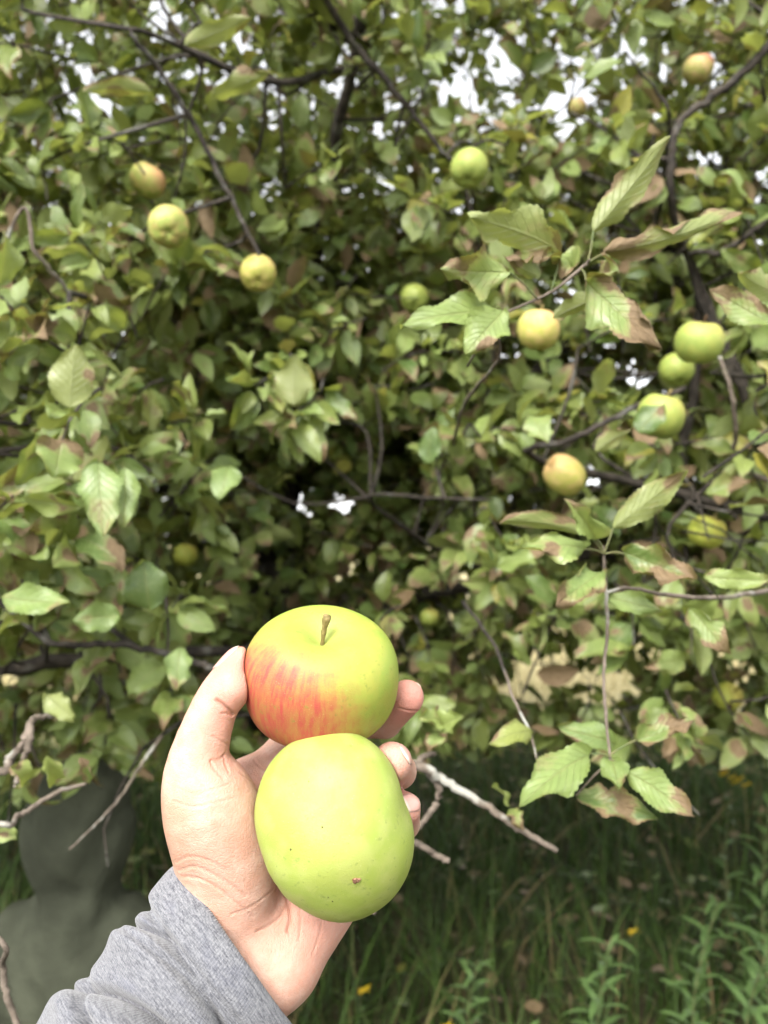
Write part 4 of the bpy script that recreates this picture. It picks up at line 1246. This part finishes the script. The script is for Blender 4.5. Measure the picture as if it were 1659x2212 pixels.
# twigs and stalks of those sprigs
def stalk(pts, mat=M_TWIG, name='twig'):
    return branch(px(pts), n=max(8, 5 * len(pts)), sides=7, mat=mat, name=name, wob=.12)
stalk([(1010, 790, .70, 1.4), (1075, 692, .63, 1.6), (1140, 655, .625, 1.7), (1200, 625, .62, 1.8), (1262, 574, .615, 2.0), (1275, 560, .612, 1.2)])
stalk([(1068, 690, .63, 1.2), (1080, 760, .66, 1.6), (1060, 800, .72, 2.0), (1000, 880, 1.0, 3.0), (980, 960, 1.3, 4.0)])
for a, b in (((1270, 566, .615), (1281, 500, .62)), ((1262, 574, .615), (1300, 550, .62)), ((1190, 630, .62), (1212, 545, .62)), ((1160, 645, .622), (1100, 588, .61)), ((1255, 580, .615), (1266, 606, .61)),
             ((1085, 688, .63), (1072, 664, .62)), ((1304, 1196, .655), (1324, 1141, .66)), ((1304, 1196, .655), (1264, 1151, .65)), ((1304, 1196, .655), (1290, 1166, .65)), ((1304, 1196, .655), (1264, 1186, .65)),
             ((1304, 1196, .655), (1350, 1196, .65)), ((1306, 1230, .66), (1298, 1240, .65)), ((1318, 1635, .645), (1275, 1628, .64)), ((1318, 1630, .645), (1375, 1598, .65)), ((1318, 1640, .645), (1355, 1668, .64)),
             ((1270, 1690, .65), (1245, 1718, .66)), ((1550, 1290, .69), (1520, 1246, .68))):
    m_ = tuple((x + y) / 2 for x, y in zip(a, b))
    stalk([(*a, .75), (m_[0] + 2, m_[1] - 3, m_[2], .6), (*b, .55)], M_WSTEM, 'leaf_stalk')
stalk([(1302, 1180, .655, 1.3), (1305, 1215, .66, 1.9), (1309, 1280, .67, 2.1), (1312, 1360, .67, 2.2), (1305, 1450, .665, 2.1), (1308, 1540, .655, 1.9), (1318, 1640, .645, 1.5)])
stalk([(1309, 1280, .67, 2.1), (1360, 1270, .70, 2.4), (1440, 1285, .74, 2.8), (1560, 1290, .80, 3.5), (1700, 1270, 1.0, 5)])
stalk([(1090, 1450, .80, 2.2), (1110, 1510, .76, 2.0), (1140, 1570, .71, 1.8), (1160, 1640, .69, 1.4)])
stalk([(1090, 1450, .80, 2.2), (1060, 1380, .95, 3), (1000, 1300, 1.2, 4)], M_BARK)
stalk([(1318, 1640, .645, 1.0), (1270, 1690, .65, .8), (1245, 1718, .66, .7)])

# the largest of the other leaves as leaves of their own, the rest as one mass
infr = (lu > 0) & (lu < 1659) & (lvv > 0) & (lvv < 2212)
order = np.argsort(np.where(infr, ld / (LLEN / .064), 99))
single = order[:300 - leaf_n]
is_single = np.zeros(NL, bool); is_single[single] = True
def leaf_lv(k, n, tone, dryk, yel, dryw):
    return np.stack([np.full(n, tone), dryw * dryk, np.full(n, yel)], -1)
HT = []
for k in range(NVAR):
    dry = k % 3 == 0
    V, F, lc, dw = leaf_template(7, 14, rng.uniform(-.2, 1.0), rng.uniform(0, .5), rng.uniform(.05, .17), rng.choice([0, .4, 1.0, 1.4]), .5 if k % 3 == 0 else .15, 500 + k, rng.uniform(.44, .66),
                                 rng.uniform(.3, .9) if dry else rng.uniform(0, .2), rng.uniform(.2, .8) if dry else rng.uniform(0, .25), serr=.05)
    HT.append(mesh_of('leaf', V, F, M_LEAF, attrs={'lc': lc, 'lv': leaf_lv(k, len(V), rng.uniform(.25, 1), 2.2 if k in (3, 12, 21) else 1.0, .5 if k == 7 else rng.uniform(0, .25), dw)}))
for i in single:
    o = bpy.data.objects.new('leaf', HT[int(rng.integers(0, NVAR))])
    Mx = np.eye(4); Mx[:3, :3] = LROT[i] * LLEN[i]; Mx[:3, 3] = LPOS[i] - TREE
    link(o, tree); o.matrix_basis = Matrix(Mx.tolist())
FV, FF, FC, FL, off = [], [], [], [], 0
far = ld > 1.55
for k in range(2 * NVAR):
    V, F, lc, dw = TPL[k] if k < NVAR else TPL_FAR[k - NVAR]
    idx_ = np.nonzero((var == k % NVAR) & ~is_single & (far == (k >= NVAR)))[0]
    m = len(idx_)
    if not m: continue
    X = LPOS[idx_][:, None, :] + np.einsum('nij,vj->nvi', LROT[idx_], V) * LLEN[idx_][:, None, None]
    FV.append(X.reshape(-1, 3)); FF.append((F[None] + (np.arange(m) * len(V))[:, None, None] + off).reshape(-1, 4)); off += m * len(V)
    c = np.repeat(lc[None], m, 0).copy(); c[:, :, 2] = rng.random(m)[:, None]; FC.append(c.reshape(-1, 3))
    l3 = np.zeros((m, len(V), 3)); l3[:, :, 0] = (rng.random(m) ** .9)[:, None]; l3[:, :, 1] = dw[None] * rng.uniform(.3, 1.45, m)[:, None]
    l3[:, :, 1] += np.where(rng.random(m) < .075, .75, 0.0)[:, None]
    l3[:, :, 2] = np.where(rng.random(m) < .02, 1.0, rng.random(m) * .3)[:, None]
    FL.append(l3.reshape(-1, 3))
fo = obj('foliage', np.vstack(FV), np.vstack(FF), M_LEAF, tree, attrs={'lc': np.vstack(FC), 'lv': np.vstack(FL)})
fo['kind'] = 'stuff'
tw = obj('twigs', np.vstack(twV), np.vstack(twF), M_BARK, tree)
tw['kind'] = 'stuff'

nf = 900
fx, fy = rng.uniform(-2.5, 3, nf), rng.uniform(1.2, 5.2, nf)
Vt, Ft, lct, dwt = TPL_FAR[3]
rot_ = []
for k in range(nf):
    a_ = rng.uniform(0, 6.28); rot_.append(leaf_rot(np.array([math.cos(a_), math.sin(a_), rng.uniform(-.2, .4)]), np.array([0, 0, 1]) + rng.normal(0, .35, 3)))
Xf = np.stack([fx, fy, height(fx, fy) + rng.uniform(.02, .16, nf)], -1)[:, None, :] + np.einsum('nij,vj->nvi', np.array(rot_), Vt) * rng.uniform(.05, .08, nf)[:, None, None]
lf = np.zeros((nf, len(Vt), 3)); lf[:, :, 0] = rng.random(nf)[:, None]; lf[:, :, 1] = np.where(rng.random(nf) < .7, 1.0, .2)[:, None]; lf[:, :, 2] = np.where(rng.random(nf) < .25, .9, .1)[:, None]
cf = np.repeat(lct[None], nf, 0).copy(); cf[:, :, 2] = rng.random(nf)[:, None]
fl_ = obj('fallen_leaves', Xf.reshape(-1, 3), (Ft[None] + (np.arange(nf) * len(Vt))[:, None, None]).reshape(-1, 4), M_LEAF, attrs={'lv': lf.reshape(-1, 3), 'lc': cf.reshape(-1, 3)})
tag(fl_, 'brown and yellow fallen leaves caught in the grass', 'leaves', kind='stuff')

# ------------------------------------------------------------------ apples hanging in the tree
KEYS = {'green': ((.22, .28, .060), (.28, .31, .07), (.36, .26, .08), .4), 'blush': ((.28, .33, .075), (.46, .36, .13), (.52, .23, .13), .7), 'amber': ((.37, .37, .08), (.50, .39, .14), (.55, .30, .15), .65),
        'yellow': ((.33, .38, .06), (.43, .42, .08), (.48, .29, .10), .35), 'red': ((.33, .33, .09), (.48, .34, .17), (.54, .18, .14), .9)}
AM = {k: mat_apple('apple_skin_' + k, v[0], v[1], v[2], (.45, .25, .86), .10, .85, v[3], speck=True, patchy=.35) for k, v in KEYS.items()}
for n_ap, (u, v, dp, key, ax_, lab) in enumerate(APPLES):
    d = apple_zone[n_ap][3]
    r = dp / FPX * d / 2 * .985
    o_ = dict(tall=rng.uniform(.88, .98), taper=rng.uniform(.02, .08), cav=.34, cw=.32, seed=rng.uniform(0, 6), lump=.02, ph=rng.uniform(0, 6))
    if n_ap == 9: o_.update(tall=1.22, lump=.03)
    a = bpy.data.objects.new('apple', apple_mesh('apple', r, o_, AM[key], 48, 32))
    link(a)
    rot = frame_z(M3 @ unit(np.array(ax_)), (.2, 1, 0))
    a.location = W(u, v, d); a.rotation_euler = rot.to_euler()
    tag(a, lab, 'apple', 'apples hanging in the tree')
    stem(a, r, o_, .020, (.2, .1), .0012, mat=M_CALYX if n_ap == 6 else None)
    calyx(a, r, o_)
    if n_ap in (10, 11):
        dirc = np.array(rot).T @ (M3 @ unit(np.array((.25, .85, .45) if n_ap == 10 else (-.2, -.45, .85))))
        rf = lambda N, o_=o_, r=r: apple_radius(N, o_) * r
        P, F = disc_on(rf, dirc, .42 if n_ap == 10 else .30, .24, .0006)
        local_part('blemish', P, F, M_SCAR if n_ap == 10 else M_CALYX, a)

# ------------------------------------------------------------------ weeds and yellow flowers in the grass
def lance_mesh(name, seed):
    V, F, lc, dw = leaf_template(3, 7, .9, .35, .03, .2, 0, seed, .21, 0, 0)
    return mesh_of(name, V, F, M_WEED)
LANCE = [lance_mesh('leaf', 40 + k) for k in range(5)]
def weed(name, u, v_base, d, h, nleaf, ll, label, group, lean=(0, 0), flowers=0):
    base = W(u, v_base, d); base[2] = float(height(base[0], base[1])) - .01
    t = empty(name, base)
    tag(t, label, 'weed' if not flowers else 'flower', group)
    n = 9
    s_ = np.linspace(0, 1, n)
    P = np.stack([lean[0] * s_ ** 2 + .01 * np.sin(s_ * 7), lean[1] * s_ ** 2, s_ * h], -1)
    V, F, T = tube(P, np.linspace(.0032, .0012, n), 6)
    local_part('stem', V, F, M_WSTEM, t, T)
    for k in range(nleaf):
        q = .18 + .82 * k / nleaf
        p = np.array([np.interp(q, s_, P[:, i]) for i in range(3)])
        a = k * 2.4 + rng.uniform(-.3, .3)
        out = np.array([math.cos(a), math.sin(a), rng.uniform(.05, .75)])
        Rm = leaf_rot(out, np.array([0, 0, 1.0]) + rng.normal(0, .15, 3))
        o = bpy.data.objects.new('leaf', LANCE[k % 5]); link(o, t)
        Mx = np.eye(4); Mx[:3, :3] = Rm * ll * rng.uniform(.75, 1.15) * (1 - .35 * q); Mx[:3, 3] = p
        o.matrix_basis = Matrix(Mx.tolist())
    for k in range(flowers):
        c = P[-1] + np.array([rng.normal(0, .028), rng.normal(0, .02), rng.uniform(-.045, .02)]) if flowers > 1 else P[-1]
        V, F = [c + [0, 0, .003]], []
        m = 9
        for i in range(m):
            a = 2 * math.pi * i / m
            for da, rr, zz in ((-.30, .010, 0), (.0, .026, -.002 + .006 * math.sin(i * 2.1)), (.30, .010, 0)):
                V.append(c + np.array([math.cos(a + da) * rr, math.sin(a + da) * rr * .9, zz + .3 * rr * math.cos(a)]))
            F += [(0, 3 * i + 1, 3 * i + 2), (0, 3 * i + 2, 3 * i + 3)]
        local_part('flower_head', V, F, M_PETAL, t)
    return t
WG = 'leafy weeds in the grass'
for args in (('leafy_weed', 1285, 2150, 1.80, .62, 40, .105, 'tall narrow leaved weed standing alone, lower right of centre', WG, (.02, -.05)),
             ('leafy_weed', 1480, 2180, 1.85, .66, 42, .11, 'dense narrow leaved weed, left one of the lower right clump', WG, (.06, -.05)),
             ('leafy_weed', 1585, 2200, 1.75, .64, 42, .11, 'dense narrow leaved weed, middle one of the lower right clump', WG, (.05, -.08)),
             ('leafy_weed', 1655, 2150, 1.95, .84, 46, .11, 'tallest narrow leaved weed at the right edge of the lower right clump', WG, (-.02, -.06)),
             ('leafy_weed', 1420, 2230, 1.65, .42, 34, .10, 'short narrow leaved weed in front of the lower right clump', WG, (.03, -.02)),
             ('leafy_weed', 1150, 2220, 1.75, .44, 32, .10, 'low leafy weed left of the lone tall weed', WG, (-.03, -.02)),
             ('leafy_weed', 1010, 2170, 2.0, .46, 32, .10, 'dark leafy weed just right of the wrist', WG, (.02, -.02)),
             ('leafy_weed', 830, 2230, 1.75, .34, 30, .10, 'low broad weed at the bottom beside the grey cuff', WG, (.02, -.02))):
    weed(*args)
FG = 'yellow flowers in the grass'
weed('yellow_flower', 1565, 2010, 2.75, .70, 14, .09, 'tall stalk with a loose head of several yellow flowers at the right', FG, (.03, -.02), 6)
weed('yellow_flower', 955, 2200, 2.05, .26, 5, .07, 'single bright yellow flower at the bottom right of the wrist', FG, (0, -.02), 1)
weed('yellow_flower', 782, 2140, 2.3, .22, 5, .07, 'single dull yellow flower low beside the wrist', FG, (0, -.02), 1)
weed('yellow_flower', 1362, 2060, 2.55, .22, 5, .07, 'small yellow flower just right of the lone tall weed', FG, (0, -.01), 1)

# ------------------------------------------------------------------ small figure in olive standing under the tree, seen from behind
def figure():
    c = W(180, 1790, 1.42)                       # centre of the head
    ground_z = float(height(c[0], c[1]))
    root_ = empty('person', (c[0], c[1], ground_z))
    tag(root_, 'blurred small figure in an olive hood and top standing under the tree, seen from behind', 'person')
    H = c[2] - ground_z
    o = np.array([c[0], c[1], 0])
    def p_(x, y, z): return o + np.array([x, y, ground_z + z])
    sh = H - .165; hip = H * .50; kn = H * .27
    skinpts = lambda q: q
    def body(q):
        d = np.linalg.norm((q - p_(0, .01, H)) / [.075, .09, .105], axis=1) * .085 - .085
        d = smin(d, sd_cap(q, p_(0, .01, H - .08), p_(0, .0, sh), .038, .042), .02)
        d = smin(d, np.linalg.norm(q - p_(0, .098, H - .01), axis=1) - .013, .012)            # nose, turned away
        d = smin(d, sd_cap(q, p_(-.075, .005, H + .01), p_(-.075, .0, H - .02), .012, .010), .008)
        d = smin(d, sd_cap(q, p_(.075, .005, H + .01), p_(.075, .0, H - .02), .012, .010), .008)
        d = smin(d, sd_cap(q, p_(0, 0, sh - .04), p_(0, 0, hip), .085, .085), .03)
        for s in (-1, 1):
            d = smin(d, sd_cap(q, p_(s * .10, 0, sh - .02), p_(s * .15, .0, sh - .19), .036, .030), .02)
            d = smin(d, sd_cap(q, p_(s * .15, 0, sh - .19), p_(s * .155, .06, sh - .35), .029, .020), .01)
            d = smin(d, sd_cap(q, p_(s * .155, .06, sh - .36), p_(s * .155, .075, sh - .41), .022, .015), .01)
            for k in range(4):
                d = smin(d, sd_cap(q, p_(s * (.165 - .004 * k), .062 + .011 * k, sh - .405), p_(s * (.160 - .004 * k), .075 + .011 * k, sh - .45 - .006 * (1.5 - abs(k - 1.5))), .0065, .005), .004)
            d = smin(d, sd_cap(q, p_(s * .135, .075, sh - .385), p_(s * .122, .095, sh - .415), .008, .006), .005)
            d = smin(d, sd_cap(q, p_(s * .055, 0, hip), p_(s * .06, .0, kn), .062, .044), .03)
            d = smin(d, sd_cap(q, p_(s * .06, 0, kn), p_(s * .06, -.015, .06), .044, .030), .02)
            d = smin(d, sd_cap(q, p_(s * .06, -.02, .035), p_(s * .065, .09, .03), .034, .028), .015)
        return d
    def top(q):
        d = np.linalg.norm((q - p_(0, -.012, H + .005)) / [.094, .112, .132], axis=1) * .105 - .105
        face = np.linalg.norm((q - p_(0, .125, H - .005)) / [.075, .09, .10], axis=1) * .085 - .085
        d = smax(d, -face, .015)
        d = smin(d, sd_cap(q, p_(-.085, -.01, sh - .015), p_(.085, -.01, sh - .015), .056, .056), .04)
        d = smin(d, sd_cap(q, p_(0, -.04, H - .13), p_(0, -.03, sh - .03), .062, .085), .03)
        d = smin(d, sd_cap(q, p_(0, 0, sh - .05), p_(0, 0, hip - .02), .112, .122), .04)
        for s in (-1, 1):
            d = smin(d, sd_cap(q, p_(s * .115, 0, sh - .02), p_(s * .158, 0, sh - .19), .048, .042), .02)
            d = smin(d, sd_cap(q, p_(s * .158, 0, sh - .19), p_(s * .157, .055, sh - .345), .041, .032), .012)
        w = .003 * np.sin(q[:, 2] * 70 + 6 * np.sin(q[:, 0] * 18)) * np.clip((sh - .05 + ground_z - q[:, 2]) / .1, 0, 1)
        hw = .0045 * np.sin(q[:, 2] * 45 + 5 * np.sin(q[:, 0] * 22 + 1)) * np.clip((q[:, 2] - ground_z - sh + .06) / .1, 0, 1) + .003 * np.sin(q[:, 0] * 60 + q[:, 2] * 25)
        return d + w + hw
    def trou(q):
        d = None
        for s in (-1, 1):
            e = sd_cap(q, p_(s * .058, 0, hip), p_(s * .062, 0, kn), .076, .058)
            e = smin(e, sd_cap(q, p_(s * .062, 0, kn), p_(s * .062, -.012, .07), .057, .050), .02)
            d = e if d is None else smin(d, e, .02)
        return d
    b0, b1 = p_(-.26, -.2, -.03), p_(.26, .2, H + .17)
    for nm, f, m in (('body', body, M_SKIN), ('hooded_top', top, mat_cloth('olive_cloth', (.046, .050, .034))), ('trousers', trou, mat_cloth('dark_green_cloth', (.035, .042, .028)))):
        V, F = surface_nets(f, b0, b1, .0085 if nm != 'body' else .006)
        V = project(f, V, 1)
        z0 = np.zeros(len(V))
        obj(nm, V, F, m, root_, attrs={'red': z0, 'tan': z0, 'crease': z0})
figure()
